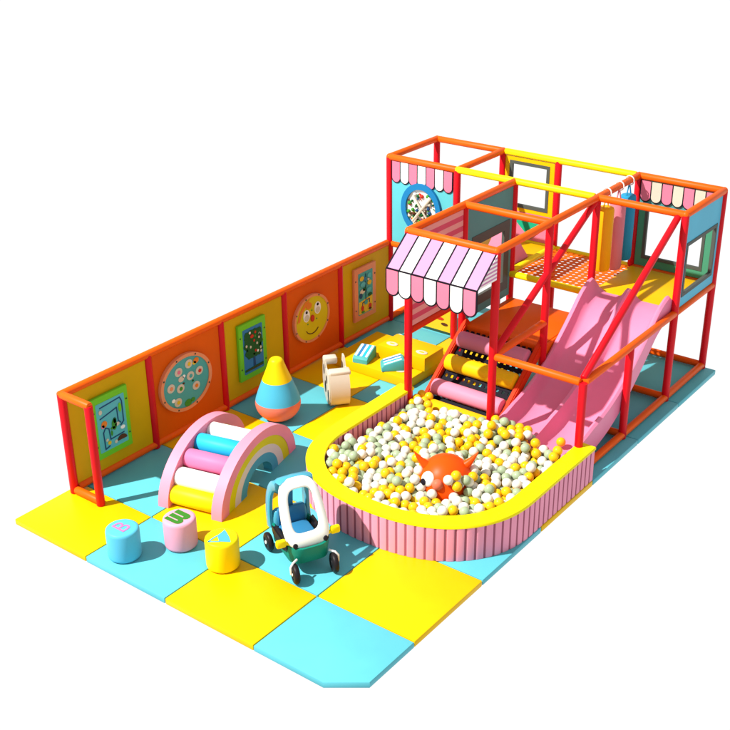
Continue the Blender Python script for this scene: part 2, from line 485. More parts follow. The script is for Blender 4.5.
# prism extrudes along ex x ey = (1,0,0)x(0,0,-1) = +y, so shift towards the viewer
v = mb.obj('scallop_trim', pan); v.location = (0, -0.012, 0)
rc = Vector((0.487, V1-.03, 1.575)); rr = 0.285
mb = MB()
ring_prism(mb, BLU, ell(0, 0, rr, rr*1.10, 40), ell(0, 0, rr*.76, rr*.84, 40), (rc+Vector((0, .014, 0)), (1, 0, 0), (0, 0, 1)), 0.035)
ring = mb.obj('bubble_ring', pan)
mb = MB(); mb.prism(WHT, ell(0, 0, rr*.80, rr*.90, 40), ((rc.x, V1-.013, rc.z), (1, 0, 0), (0, 0, 1)), 0.006)
random.seed(3)
for q in range(95):
    a = random.uniform(0, 2*math.pi); d = math.sqrt(random.random())*rr*.70
    c = random.choice([DGR, MGR, CRM, BRN, AYE, ARD, CRM, WHT, MGR, NAV, CRM])
    mb.ball(c, (rc.x+d*math.cos(a), V1-.034, rc.z+d*1.08*math.sin(a)), random.uniform(.010, .026), 8, 6)
for (a1, c, w_) in ((52, CRM, .018), (58, WHT, .010), (128, CRM, .012)):
    dd = Vector((math.cos(R(a1)), 0, math.sin(R(a1))))*rr*.72
    mb.tube(c, rc-dd+Vector((0.02, -.024, 0)), rc+dd+Vector((0.02, -.024, 0)), w_, 8)
mb.obj('bubble_window', pan)

# low picture board under that tower
mb = MB(); mb.box(AYE, (0.42, V1-.01, 0.06), (UA-.045, V1+.02, 0.62), bev=.004, seg=1)
mb.box(SPK, (0.66, V1-.016, 0.36), (UA-.05, V1-.011, 0.615))
fb = ((0, V1-.012, 0), (1, 0, 0), (0, 0, 1))
mb.prism(MGR, ell(.76, .30, .07, .028, 16), fb, .006); mb.prism(WHT, ell(.76, .29, .045, .014, 12), fb, .009)
mb.prism(ARD, ell(.77, .225, .06, .018, 12), fb, .006); mb.prism(BRN, ell(.84, .16, .05, .018, 12), fb, .006)
mb.prism(DGR, ell(.60, .22, .03, .014, 12), fb, .006); mb.prism(ARD, ell(.70, .22, .02, .014, 12), fb, .0075)
mb.obj('picture_panel', T)

# pink striped panel, plane x = UM, VF..VM
mb = MB()
zlo, zhi = HP+.045, HT-.04
n = 17
for q in range(n):
    a = zlo+(zhi-zlo)*q/n; b = zlo+(zhi-zlo)*(q+1)/n
    mb.box(STL if q % 2 == 0 else STD, (UM-.014, VF+.045, a), (UM+.014, VM-.045, b))
sp = mb.obj('striped_panel', T, smooth=False)
mb = MB()
sh = [(-.16, .20), (-.16, .05), (-.05, -.12), (0.0, -.30), (.08, -.12), (.20, -.02), (.20, .26), (.10, .30), (-.04, .30)]
mb.prism(PTL, sh, ((UM+.016, (VF+VM)/2-.02, 1.60), (0, 1, 0), (0, 0, 1)), 0.006, side=BLU)
mb.obj('cutout_shape', sp)

# teal window panel, plane x = UM, VM..V1
window_panel('teal_window_panel', ((UM, VM+.045, 0.79), (0, 1, 0), (0, 0, 1)), V1-VM-.09, HT-.04-.79, (0.13, 0.13, 0.84, 0.90), PTL, DRK, fw=0.11)

# far window panel with pink and green zigzag, plane y = V2, UA..UM
window_panel('yellow_window_panel', ((UA+.045, V2, 1.42), (1, 0, 0), (0, 0, 1)), UM-UA-.09, HT-.045-1.42, (0.075, 0.06, .60, .61), YDK, DRK, fw=.04)
mb = MB()
xa, xb = UA+.045, UM-.045
mb.box(SPK, (xa, V2-.012, HP+.04), (xb, V2+.012, 1.417))
mb.prism(ZGR, [(xa+.14, 1.33), (xa+.40, 1.10), (xb-.02, 1.33)], ((0, V2-.013, 0), (1, 0, 0), (0, 0, 1)), .008)
mb.obj('zigzag_panel', T, smooth=False)
# pink pyramid cushion on the passage deck
mb = MB()
b0 = [(1.30, 5.14), (1.68, 5.14), (1.68, 5.62), (1.30, 5.62)]
zb = HP+.028
vv = [mb.bm.verts.new((p[0], p[1], zb)) for p in b0]; ap = mb.bm.verts.new((1.55, 5.19, 1.72))
k = mb.mi(PNK)
mb.bm.faces.new(vv[::-1]).material_index = k
for q in range(4): mb.bm.faces.new((vv[q], vv[(q+1) % 4], ap)).material_index = k
bmesh.ops.bevel(mb.bm, geom=mb.bm.edges[:], offset=.012, segments=2, affect='EDGES')
tag(mb.obj('pyramid_cushion'), 'pink pointed foam cushion on the raised yellow passage behind the teal window', 'cushion')

# right tower: back panel and side panel
window_panel('back_window_panel', ((UR+.045, V2-.006, HP+.045), (1, 0, 0), (0, 0, 1)), UD-UR-.09, HT-.04-HP-.045, (0.09, 0.10, 0.80, 0.70), PGN, DRK, fw=.035)
MB().box(PTL, (UR+.047, V2-.024, 1.80), (UD-.047, V2-.019, HT-.04)).obj('teal_header', T)
mb = MB(); scallops(mb, ((UR+.05, V2-.045, HT-.036), (1, 0, 0), (0, 0, -1)), UD-UR-.10, 7, 0.23, 0.016, [SPK, CRM]); mb.obj('scallop_trim', T)
window_panel('side_window_panel', ((UD, V1+.045, HP+.045), (0, 1, 0), (0, 0, 1)), V2-V1-.09, HT-.04-HP-.045, (0.06, 0.12, 0.84, 0.70), PBL, DRK, fw=.04)

# ------------------------------------------------------------ awning
A = thing('awning', 'pink and white striped awning with scalloped edge over the front opening', 'awning', (UM, VF, 0))
ox, oy = UM, VF
def L(x, y, zz): return Vector((x-ox, y-oy, zz))
xb0, xb1, yb, zb = UM+.0, UR+.02, VF-.045, 2.115
xf0, xf1, yf, zf = 1.745, 2.79, 2.70, 1.862
mb = MB()
n = 7
th = Vector((0, 0, -.012))
def quad_slab(mb, m, a, b, c, d, t):
    vs_ = [mb.bm.verts.new(p) for p in (a, b, c, d)] + [mb.bm.verts.new(p+t) for p in (a, b, c, d)]
    k = mb.mi(m)
    for q in ((0, 1, 2, 3), (7, 6, 5, 4), (0, 4, 5, 1), (1, 5, 6, 2), (2, 6, 7, 3), (3, 7, 4, 0)):
        mb.bm.faces.new([vs_[i] for i in q]).material_index = k
for q in range(n):
    f0, f1 = q/n, (q+1)/n
    quad_slab(mb, LIL if q % 2 == 0 else WHT, L(xf0+(xf1-xf0)*f0, yf, zf), L(xf0+(xf1-xf0)*f1, yf, zf), L(xb0+(xb1-xb0)*f1, yb, zb), L(xb0+(xb1-xb0)*f0, yb, zb), th)
for q in range(n+1):
    f = q/n; w = .008
    up = Vector((0, -.002, .003))
    quad_slab(mb, BLK, L(xf0+(xf1-xf0)*f-w, yf, zf)+up, L(xf0+(xf1-xf0)*f+w, yf, zf)+up, L(xb0+(xb1-xb0)*f+w, yb, zb)+up, L(xb0+(xb1-xb0)*f-w, yb, zb)+up, Vector((0, 0, -.004)))
mb.box(BLK, tuple(L(xf0-.006, yf-.008, zf-.012)), tuple(L(xf1+.006, yf+.004, zf+.005)))
mb.obj('canopy', A, smooth=False)
mb = MB(); scallops(mb, (L(xf0, yf-.014, zf-.008), (1, 0, 0), (0, 0, -1)), xf1-xf0, 7, .255, .016, [SPK, WHT]); mb.obj('valance', A)
for xs, sgn in ((xf1, 1), (xf0, -1)):
    mb = MB()
    xb_ = xb1 if sgn > 0 else xb0
    ns = 13
    for q in range(ns):
        za = 1.865 + (zb-1.865)*q/ns; zc = 1.865+(zb-1.865)*(q+1)/ns
        def yat(zz): return yf + (yb-yf)*min(1, max(0, (zz-zf)/(zb-zf)))
        P = [L(xs, yat(za), za), L(xs, yb, za), L(xs, yb, zc), L(xs, yat(zc)+.0005, zc)]
        quad_slab(mb, WHT if q % 2 == 0 else LIL, P[0], P[1], P[2], P[3], Vector((-.01*sgn, 0, 0)))
    mb.obj('side_panel', A, smooth=False)

# ------------------------------------------------------------ slide
S = thing('slide', 'double lane pink plastic slide running from the yellow deck down into the ball pit', 'slide', (UR+.5, V1, 0))
def L2(x, y, zz): return Vector((x-UR-.5, y-V1, zz))
prof = [(5.14, 1.075), (4.98, 1.055), (4.80, .975), (4.62, .82), (4.42, .655), (4.2, .49), (4.0, .375), (3.8, .285), (3.6, .225), (3.4, .185), (3.2, .165), (3.02, .16)]
# smooth profile
def catmull(P, m=5):
    out = []
    for i in range(len(P)-1):
        p0 = P[max(0, i-1)]; p1 = P[i]; p2 = P[i+1]; p3 = P[min(len(P)-1, i+2)]
        for k in range(m):
            t = k/m
            out.append(tuple(0.5*((2*p1[j]) + (-p0[j]+p2[j])*t + (2*p0[j]-5*p1[j]+4*p2[j]-p3[j])*t*t + (-p0[j]+3*p1[j]-3*p2[j]+p3[j])*t**3) for j in range(len(p1))))
    out.append(P[-1]); return out
pf = catmull(prof, 4)
# cross section across x : (x, height above bed)
sx0, sx1 = 2.79, 3.705
xm = (sx0+sx1)/2
def csec(t, y):
    # t along the slide 0 top .. 1 bottom
    hf = 0.20*min(1, max(0.15, (5.22-y)/0.28))*(1.0 if t < .8 else 1.0-.35*(t-.8)/.2)
    if y > 4.9: hf = .20*(1-max(0, (y-5.02))/.12*.6)
    hm = hf*0.88
    w = .055
    P = [(sx0, -.10), (sx0-.012, hf*.9), (sx0+.012, hf), (sx0+.035, hf*.96), (sx0+w, hf*.55), (sx0+w+.03, .03), (sx0+w+.075, .0),
         (xm-.10, 0), (xm-.065, .02), (xm-.035, hm*.7), (xm-.018, hm), (xm+.018, hm), (xm+.035, hm*.7), (xm+.065, .02), (xm+.10, 0),
         (sx1-w-.075, 0), (sx1-w-.03, .03), (sx1-w, hf*.55), (sx1-.035, hf*.96), (sx1-.012, hf), (sx1+.012, hf*.9), (sx1, -.10)]
    return P
mb = MB(); rows = []
k = mb.mi(SLD)
for i, (y, zz) in enumerate(pf):
    t = i/(len(pf)-1)
    rows.append([mb.bm.verts.new(L2(x, y, zz+h)) for x, h in csec(t, y)])
for i in range(len(rows)-1):
    n_ = len(rows[i])
    for j in range(n_-1):
        mb.bm.faces.new((rows[i][j], rows[i+1][j], rows[i+1][j+1], rows[i][j+1])).material_index = k
    mb.bm.faces.new((rows[i][n_-1], rows[i+1][n_-1], rows[i+1][0], rows[i][0])).material_index = k
mb.bm.faces.new(rows[0]).material_index = k; mb.bm.faces.new(rows[-1][::-1]).material_index = k
mb.obj('slide_chute', S, ang=50)
# ------------------------------------------------------------ roller ladder
Ld = thing('roller_ladder', 'sloping ladder of padded pink and yellow rollers over a black net, red side beams', 'roller ladder', (2.25, 3.6, 0))
def L3(x, y, zz): return Vector((x-2.25, y-3.6, zz))
def rz_(y): return .77-.78*(4.1-y)
for xs in (UM+.05, UR-.03):
    mb = MB()
    a, b = L3(xs, 3.16, rz_(3.16)+.02), L3(xs, 4.13, rz_(4.13)+.02)
    d = (b-a).normalized(); nrm = Vector((0, -d.z, d.y))
    quad_slab(mb, ORR, a+nrm*.03+Vector((-.03, 0, 0)), a+nrm*.03+Vector((.03, 0, 0)), b+nrm*.03+Vector((.03, 0, 0)), b+nrm*.03+Vector((-.03, 0, 0)), -nrm*.11)
    bmesh.ops.bevel(mb.bm, geom=mb.bm.edges[:], offset=.012, segments=2, affect='EDGES')
    mb.obj('side_beam', Ld)
for m, y in ((MAU, 3.925), (RYE, 3.69), (PNK, 3.44)):
    zc = rz_(y)+.035
    MB().tube(m, L3(UM+.09, y, zc), L3(UR-.07, y, zc), .092, 28, cap=.3).obj('roller', Ld)
MB().box(RYE, tuple(L3(UM+.09, 3.10, 0.10)), tuple(L3(UR-.07, 3.27, .25)), bev=.03).obj('bottom_pad', Ld)
mb = MB()
ya, yb_ = 3.20, 4.10
dirv = Vector((0, yb_-ya, rz_(yb_)-rz_(ya)))
Ln = dirv.length; dirv.normalize(); nrm = Vector((0, -dirv.z, dirv.y))
nxg = 13
o0 = L3(0, ya, rz_(ya)-.035)
for i in range(nxg):
    x = UM+.09+(UR-UM-.16)*i/(nxg-1)-2.25
    a = Vector((x, o0.y, o0.z)); b = a+dirv*Ln
    quad_slab(mb, BLK, a+Vector((-.020, 0, 0)), a+Vector((.020, 0, 0)), b+Vector((.020, 0, 0)), b+Vector((-.020, 0, 0)), -nrm*.012)
nyg = 15
for j in range(nyg):
    p = Vector((0, o0.y, o0.z))+dirv*Ln*j/(nyg-1)+nrm*.006
    xa_, xb2 = UM+.085-2.25, UR-.065-2.25
    w = dirv*.022
    quad_slab(mb, BLK, Vector((xa_, p.y, p.z))-w, Vector((xb2, p.y, p.z))-w, Vector((xb2, p.y, p.z))+w, Vector((xa_, p.y, p.z))+w, -nrm*.008)
mb.obj('black_net', Ld, smooth=False)

# ------------------------------------------------------------ ball pit
PC = (2.735, 2.0); PA, PB, PN = 1.155, 1.005, 2.3
def pit_loop(a, b, vend, n=150):
    """U-shaped loop from the left end round the front to the right end, equally spaced"""
    raw = [(PC[0]-a, vend)]
    for i in range(61): raw.append((PC[0]-a, vend+(PC[1]-vend)*(i/60.0)))
    for i in range(1, 400):
        t = math.pi + math.pi*i/400
        c, s_ = math.cos(t), math.sin(t)
        raw.append((PC[0]+a*math.copysign(abs(c)**(2/PN), c), PC[1]+b*math.copysign(abs(s_)**(2/PN), s_)))
    for i in range(61): raw.append((PC[0]+a, PC[1]+(vend-PC[1])*(i/60.0)))
    acc = [0]
    for i in range(1, len(raw)): acc.append(acc[-1]+math.dist(raw[i], raw[i-1]))
    out = []; j = 0
    for q in range(n+1):
        s_ = acc[-1]*q/n
        while j < len(acc)-2 and acc[j+1] < s_: j += 1
        f = (s_-acc[j])/max(1e-9, acc[j+1]-acc[j])
        out.append((raw[j][0]+(raw[j+1][0]-raw[j][0])*f, raw[j][1]+(raw[j+1][1]-raw[j][1])*f))
    return out
VE = 3.16
P_ = thing('ball_pit', 'horseshoe shaped ball pit with pink ribbed side and flat yellow rim', 'ball pit', (PC[0], PC[1], 0))
def L4(p, zz): return Vector((p[0]-PC[0], p[1]-PC[1], zz))
NS = 66; SUB = 8
outer = pit_loop(PA, PB, VE, NS*SUB); inner = pit_loop(PA-.17, PB-.15, VE, NS*SUB)
def offs(loop, prof_, sgn):
    out = []
    for i, p in enumerate(loop):
        a = loop[max(0, i-1)]; b = loop[min(len(loop)-1, i+1)]
        t = Vector((b[0]-a[0], b[1]-a[1])).normalized(); nn = Vector((t.y, -t.x))*-1
        d = prof_[i % SUB]
        out.append((p[0]+nn.x*d*-sgn, p[1]+nn.y*d*-sgn))
    return out
gp = [-.006, .000, .0015, .002, .002, .002, .0015, .000]
oo = offs(outer, gp, 1)
ii = offs(inner, gp, -1)
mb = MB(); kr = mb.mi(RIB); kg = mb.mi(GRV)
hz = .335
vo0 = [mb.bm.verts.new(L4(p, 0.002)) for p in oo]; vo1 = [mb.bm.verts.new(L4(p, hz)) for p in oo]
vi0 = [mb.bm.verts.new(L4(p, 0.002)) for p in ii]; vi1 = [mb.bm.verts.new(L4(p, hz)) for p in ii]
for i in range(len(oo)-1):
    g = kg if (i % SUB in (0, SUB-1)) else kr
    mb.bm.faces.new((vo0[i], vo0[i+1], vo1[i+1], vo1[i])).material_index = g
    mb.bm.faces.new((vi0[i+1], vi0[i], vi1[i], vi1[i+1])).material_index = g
    mb.bm.faces.new((vo1[i], vo1[i+1], vi1[i+1], vi1[i])).material_index = kr
for e in (0, -1): mb.bm.faces.new((vo0[e], vo1[e], vi1[e], vi0[e])).material_index = kr
mb.obj('ribbed_wall', P_, ang=80)
mb = MB()
ro = pit_loop(PA+.004, PB+.004, VE+.003, 120); ri = pit_loop(PA-.176, PB-.156, VE+.003, 120)
kk = mb.mi(RIM)
rng_ = []
for h, (a_, b_) in ((hz+.002, (0, 0)), (hz+.024, (0, 0)), (hz+.030, (.006, .006))):
    row_o = [mb.bm.verts.new(L4((p[0]+(PC[0]-p[0])*a_*.6, p[1]+(PC[1]-p[1])*a_*.6), h)) for p in ro]
    row_i = [mb.bm.verts.new(L4((p[0]-(PC[0]-p[0])*a_*.6, p[1]-(PC[1]-p[1])*a_*.6), h)) for p in ri]
    rng_.append((row_o, row_i))
for r_ in range(2):
    for i in range(len(ro)-1):
        a, b = rng_[r_][0], rng_[r_+1][0]
        mb.bm.faces.new((a[i], a[i+1], b[i+1], b[i])).material_index = kk
        a, b = rng_[r_][1], rng_[r_+1][1]
        mb.bm.faces.new((a[i+1], a[i], b[i], b[i+1])).material_index = kk
for i in range(len(ro)-1):
    for r_ in (0, 2):
        mb.bm.faces.new((rng_[r_][0][i], rng_[r_][0][i+1], rng_[r_][1][i+1], rng_[r_][1][i])).material_index = kk
for e in (0, -1):
    lp = [rng_[r_][0][e] for r_ in range(3)] + [rng_[r_][1][e] for r_ in (2, 1, 0)]
    mb.bm.faces.new(lp).material_index = kk
mb.obj('rim', P_, ang=50)
mb = MB()
inl = pit_loop(PA-.18, PB-.16, 3.10, 80)
mb.prism(MAU, [(p[0]-PC[0], p[1]-PC[1]) for p in inl], ((0, 0, .004), (1, 0, 0), (0, 1, 0)), .09)
mb.obj('pit_base', P_)

# ------------------------------------------------------------ balls
# settled ball centres in millimetres: x, y, z, x, y, z, ...
BALLS = [
    3251, 2147, 147, 3326, 2288, 147, 2769, 1795, 146, 2461, 1932, 301, 1834, 2969, 214, 2503, 1538, 147,
    2529, 3074, 240, 1920, 2251, 219, 1898, 2088, 312, 3664, 2128, 228, 2963, 1211, 226, 2157, 1865, 290,
    2523, 2097, 222, 3296, 1420, 147, 3245, 1418, 222, 3219, 1375, 306, 2550, 2430, 147, 2730, 1197, 305,
    3054, 2990, 357, 1919, 2517, 240, 2879, 2514, 147, 2497, 1212, 226, 3504, 2265, 147, 1964, 1644, 277,
    3055, 2912, 276, 3453, 1895, 262, 2224, 1630, 220, 3525, 2058, 213, 3400, 1772, 147, 1891, 1604, 330,
    3102, 2667, 147, 1855, 1684, 147, 2793, 2944, 349, 2524, 2636, 207, 2157, 2921, 202, 2446, 2689, 221,
    3426, 2913, 276, 2344, 2996, 301, 2346, 1327, 276, 3122, 1671, 294, 2749, 2950, 231, 3224, 2284, 227,
    2297, 2919, 282, 2385, 2007, 147, 3377, 1864, 304, 2793, 2838, 147, 2831, 1630, 147, 2241, 1992, 215,
    1886, 2827, 307, 3663, 1981, 302, 1964, 2539, 147, 3305, 1515, 147, 2496, 1654, 222, 3589, 3074, 346,
    2606, 1638, 217, 3572, 1590, 360, 2776, 1197, 225, 2339, 1455, 219, 3274, 1963, 291, 3014, 2376, 274,
    3137, 2817, 309, 2638, 3074, 389, 2278, 1933, 147, 3024, 2273, 147, 2042, 1978, 283, 3124, 2170, 228,
    2955, 2730, 207, 2483, 2061, 147, 3283, 2684, 147, 2111, 2842, 182, 2551, 1998, 147, 3346, 1822, 228,
    2553, 1321, 220, 3088, 2518, 212, 2899, 2629, 291, 3664, 2447, 147, 3634, 1745, 271, 3159, 2633, 211,
    3392, 1598, 282, 2062, 2766, 163, 3240, 2992, 357, 3429, 1800, 263, 2549, 2436, 277, 2760, 2063, 272,
    2654, 1819, 305, 3656, 2835, 396, 2390, 1855, 212, 2546, 2781, 167, 1806, 2647, 280, 2633, 1359, 147,
    2815, 2646, 325, 3515, 1940, 211, 3588, 1988, 237, 2418, 2063, 211, 3664, 2080, 147, 2190, 1958, 147,
    3440, 2586, 223, 2088, 1831, 341, 2580, 1519, 288, 1991, 2650, 297, 3405, 2072, 224, 3365, 2210, 300,
    2082, 1546, 363, 2777, 2582, 224, 2311, 2431, 230, 2727, 2462, 147, 2871, 2991, 358, 2094, 1369, 318,
    3434, 2271, 293, 2549, 1259, 288, 2645, 1873, 231, 1886, 2390, 147, 1806, 2795, 170, 2161, 1730, 358,
    2435, 2920, 202, 3550, 2927, 276, 3491, 2929, 348, 2627, 2105, 358, 2642, 2422, 147, 3161, 2128, 146,
    3205, 1274, 147, 2436, 1737, 217, 3199, 2837, 225, 2546, 1634, 147, 2854, 2201, 254, 3261, 2631, 219,
    2743, 1975, 146, 3059, 2315, 222, 3113, 2301, 147, 1989, 1545, 359, 2076, 1468, 194, 2010, 2230, 220,
    2225, 2464, 217, 2182, 2377, 287, 1909, 3142, 257, 2223, 1576, 296, 2912, 1285, 227, 3401, 2766, 221,
    2483, 2918, 280, 2483, 3074, 320, 2483, 2996, 220, 3237, 2060, 304, 3276, 2351, 195, 3577, 2475, 354,
    2424, 2312, 225, 3211, 2103, 226, 2389, 2842, 182, 3345, 2756, 147, 2454, 1309, 221, 3470, 2965, 432,
    2746, 2067, 147, 3213, 2596, 147, 2822, 3074, 357, 2372, 2502, 223, 2682, 1687, 213, 1939, 2433, 207,
    1831, 2021, 223, 2847, 1520, 235, 2755, 1531, 222, 3405, 2625, 299, 1806, 2067, 147, 2689, 2035, 360,
    2717, 1930, 222, 2988, 2415, 195, 3144, 2486, 147, 2835, 2862, 353, 2790, 1780, 380, 2702, 2446, 291,
    2971, 2288, 221, 2366, 1417, 300, 2865, 2751, 213, 3086, 2407, 222, 2105, 2155, 206, 3664, 2263, 147,
    3157, 2220, 147, 3586, 2027, 321, 2331, 2185, 147, 2577, 2779, 309, 2303, 1883, 219, 1884, 2779, 227,
    2126, 1528, 147, 2250, 1866, 293, 3460, 2635, 147, 2157, 2466, 286, 3047, 1300, 147, 2212, 1903, 217,
    1886, 2023, 147, 2151, 2771, 323, 3061, 1388, 147, 2752, 1479, 147, 2816, 1718, 316, 2602, 2013, 335,
    2391, 2686, 147, 2703, 2022, 215, 3550, 2612, 147, 2131, 1640, 220, 3217, 1772, 146, 2288, 2690, 299,
    2216, 2049, 284, 2405, 2106, 306, 1910, 2069, 222, 3434, 1537, 147, 2419, 2159, 147, 2408, 1229, 227,
    1991, 1619, 147, 1895, 2726, 153, 2240, 2692, 220, 2530, 2995, 301, 3068, 2609, 213, 3664, 2035, 226,
    3431, 1660, 226, 2314, 1625, 222, 2957, 1644, 229, 3587, 2795, 349, 1968, 1978, 147, 3469, 2224, 221,
    2529, 2238, 147, 3143, 1427, 297, 2387, 2342, 147, 2917, 1205, 307, 2769, 2432, 224, 1988, 1741, 218,
    3207, 2670, 281, 3324, 2384, 277, 2722, 2122, 333, 2576, 1463, 147, 3647, 1799, 345, 2500, 1723, 284,
    3426, 2993, 356, 2617, 2263, 147, 2468, 2233, 215, 2509, 2149, 147, 1895, 1885, 226, 2377, 2453, 147,
    2181, 2101, 218, 1952, 2277, 303, 2829, 2503, 223, 2612, 2510, 147, 1854, 1688, 331, 2111, 2998, 221,
    3401, 1623, 147, 2045, 2287, 283, 2437, 2996, 301, 3664, 3074, 276, 2027, 1936, 201, 2563, 2339, 147,
    3326, 2502, 147, 1829, 1772, 147, 1884, 1930, 307, 3584, 2404, 147, 3175, 1567, 223, 2247, 2765, 163,
    2685, 3074, 309, 2408, 1229, 386, 3472, 3074, 357, 3583, 2125, 147, 1958, 2834, 251, 2766, 2201, 311,
    2142, 2013, 203, 2595, 1280, 147, 3152, 1615, 147, 2917, 1205, 147, 2136, 2207, 296, 2471, 2452, 228,
    2645, 1971, 265, 2596, 2917, 266, 3055, 3074, 276, 3309, 1612, 147, 2453, 1875, 147, 2642, 1557, 345,
    2033, 1702, 147, 2473, 2557, 212, 3664, 2757, 147, 2714, 2990, 337, 2824, 2115, 146, 2913, 2178, 321,
    2915, 2993, 276, 3108, 1241, 300, 2277, 2177, 222, 2412, 1792, 147, 3529, 2560, 225, 2725, 1828, 219,
    3413, 1494, 226, 2014, 2996, 221, 3333, 2993, 357, 2641, 2924, 347, 2691, 1508, 284, 3508, 1876, 147,
    2098, 1952, 147, 2665, 2110, 147, 2326, 2181, 301, 2481, 2843, 182, 3379, 3074, 357, 2501, 2703, 147,
    3414, 2837, 396, 1806, 2113, 227, 3584, 1826, 147, 3664, 2963, 276, 3244, 1997, 371, 2203, 3074, 321,
    3012, 2644, 147, 2202, 1816, 355, 2555, 1583, 362, 1930, 2641, 147, 2005, 2457, 147, 2095, 2340, 225,
    2179, 2301, 222, 3363, 1688, 306, 2204, 2996, 221, 3302, 2207, 232, 1806, 3054, 235, 1896, 2861, 187,
    1946, 2688, 225, 3493, 1609, 147, 3226, 1470, 297, 1807, 1974, 147, 3587, 3013, 276, 2248, 1453, 198,
    2458, 1419, 304, 2935, 1535, 222, 2218, 1686, 147, 3664, 2401, 227, 2550, 1430, 294, 2840, 2650, 225,
    2869, 2338, 147, 2301, 2373, 147, 3095, 2689, 249, 3662, 1935, 222, 2941, 2930, 364, 2013, 2080, 294,
    3372, 2525, 224, 3037, 2732, 154, 2610, 1899, 312, 3090, 2818, 389, 2452, 1220, 147, 2411, 2234, 302,
    2846, 2240, 338, 2069, 1388, 147, 2927, 2253, 147, 2061, 3074, 240, 2296, 2542, 191, 3499, 1784, 147,
    2914, 2367, 222, 2295, 2763, 242, 3025, 2638, 289, 3597, 2693, 147, 3577, 2841, 257, 3366, 1956, 304,
    2398, 2690, 300, 2941, 2200, 223, 2746, 1676, 147, 1992, 2026, 223, 3101, 2993, 276, 2759, 2751, 147,
    2743, 2160, 147, 3194, 3074, 357, 1980, 2558, 301, 2247, 2364, 222, 3664, 2493, 228, 2356, 2128, 231,
    2362, 1343, 366, 1913, 1976, 223, 2417, 1723, 326, 2822, 2993, 276, 1806, 2570, 228, 2413, 1501, 306,
    2321, 1507, 293, 2318, 1255, 226, 3332, 2704, 221, 3664, 2598, 283, 3510, 1830, 227, 2677, 1579, 227,
    1923, 1727, 284, 2452, 2373, 289, 2808, 1437, 234, 2636, 1225, 303, 3180, 1662, 222, 3147, 3074, 276,
    3504, 1490, 227, 2622, 2606, 147, 2251, 2997, 301, 3482, 2793, 185, 3419, 2464, 299, 2042, 2122, 147,
    2190, 2615, 217, 2985, 2812, 236, 3435, 1933, 147, 3583, 2311, 147, 1862, 2244, 291, 2363, 1333, 147,
    2531, 2919, 201, 2750, 2773, 235, 3344, 2790, 342, 2786, 1497, 303, 2830, 1580, 303, 2218, 2149, 287,
    3097, 1619, 221, 3011, 1482, 222, 3247, 1293, 226, 2175, 1604, 147, 2082, 1562, 221, 2485, 2287, 289,
    2342, 2841, 263, 2691, 1305, 306, 2363, 1241, 147, 3147, 2992, 357, 3134, 1335, 147, 1934, 1671, 194,
    3513, 2702, 181, 1976, 2367, 147, 2331, 1971, 212, 2707, 3033, 230, 2642, 1430, 292, 2263, 2338, 309,
    3148, 2910, 276, 3485, 2843, 263, 2279, 1403, 269, 2134, 2299, 303, 2783, 1620, 225, 2054, 1885, 274,
    3493, 1477, 359, 3402, 1431, 360, 3380, 2994, 276, 2551, 1875, 147, 3279, 2141, 292, 2538, 2567, 147,
    2659, 2957, 211, 2021, 2847, 183, 1806, 2441, 303, 3101, 3074, 357, 2085, 1779, 147, 3664, 2778, 284,
    2818, 1378, 304, 2894, 2566, 223, 3500, 2636, 273, 2398, 2610, 220, 1806, 2433, 147, 2158, 3074, 240,
    2592, 1555, 147, 2175, 2160, 147, 2378, 1785, 270, 3223, 2058, 146, 2468, 2620, 279, 2435, 2766, 163,
    2279, 2076, 222, 2815, 1355, 147, 3524, 1653, 222, 2137, 2480, 147, 3462, 2496, 224, 3220, 2784, 147,
    2744, 1927, 372, 2813, 2352, 217, 2839, 1691, 231, 1992, 2709, 149, 2911, 1376, 147, 3664, 2080, 308,
    3194, 2911, 357, 2642, 2516, 306, 2563, 2133, 298, 3419, 2205, 147, 2033, 1536, 147, 2362, 1241, 307,
    3664, 2693, 213, 3071, 1574, 147, 3368, 2345, 208, 2828, 1535, 147, 1886, 3056, 283, 2925, 2266, 298,
    2972, 1657, 350, 1998, 2475, 264, 2662, 1838, 147, 3592, 1631, 279, 1892, 1601, 238, 1883, 1837, 305,
    1968, 3074, 240, 3112, 2157, 355, 3496, 2001, 147, 2073, 2071, 224, 3204, 1274, 307, 2249, 2843, 262,
    2853, 2422, 263, 3287, 1861, 288, 1948, 2010, 302, 2649, 2800, 252, 3415, 2373, 281, 2591, 1785, 147,
    3252, 1518, 222, 2576, 3074, 320, 3638, 2310, 223, 2548, 2503, 213, 3405, 2021, 147, 1889, 1930, 147,
    2355, 1658, 350, 2063, 2212, 147, 2554, 2837, 240, 2636, 1279, 228, 2216, 2256, 299, 2557, 2345, 292,
    3146, 1523, 147, 2869, 1302, 307, 2266, 2269, 222, 3184, 2099, 370, 3136, 2590, 289, 2648, 2363, 297,
    2588, 1937, 203, 2148, 2414, 210, 3382, 2433, 219, 2474, 1820, 231, 2406, 1638, 222, 3505, 2837, 353,
    2407, 2250, 147, 2177, 1777, 147, 2507, 2838, 320, 2740, 1884, 146, 2982, 1437, 147, 2542, 1573, 223,
    3175, 1722, 350, 1806, 2707, 148, 3548, 1713, 286, 2687, 2883, 258, 2667, 1444, 147, 2589, 2032, 223,
    2343, 2765, 163, 3287, 2904, 357, 2612, 2645, 230, 1968, 1922, 272, 2502, 1797, 147, 2727, 1197, 147,
    2451, 1558, 222, 2040, 1413, 257, 3483, 2545, 147, 2276, 1270, 147, 3008, 1218, 147, 2561, 2577, 267,
    2729, 1275, 227, 3048, 2368, 147, 2038, 1593, 296, 2655, 2065, 279, 2623, 3074, 240, 2567, 1783, 305,
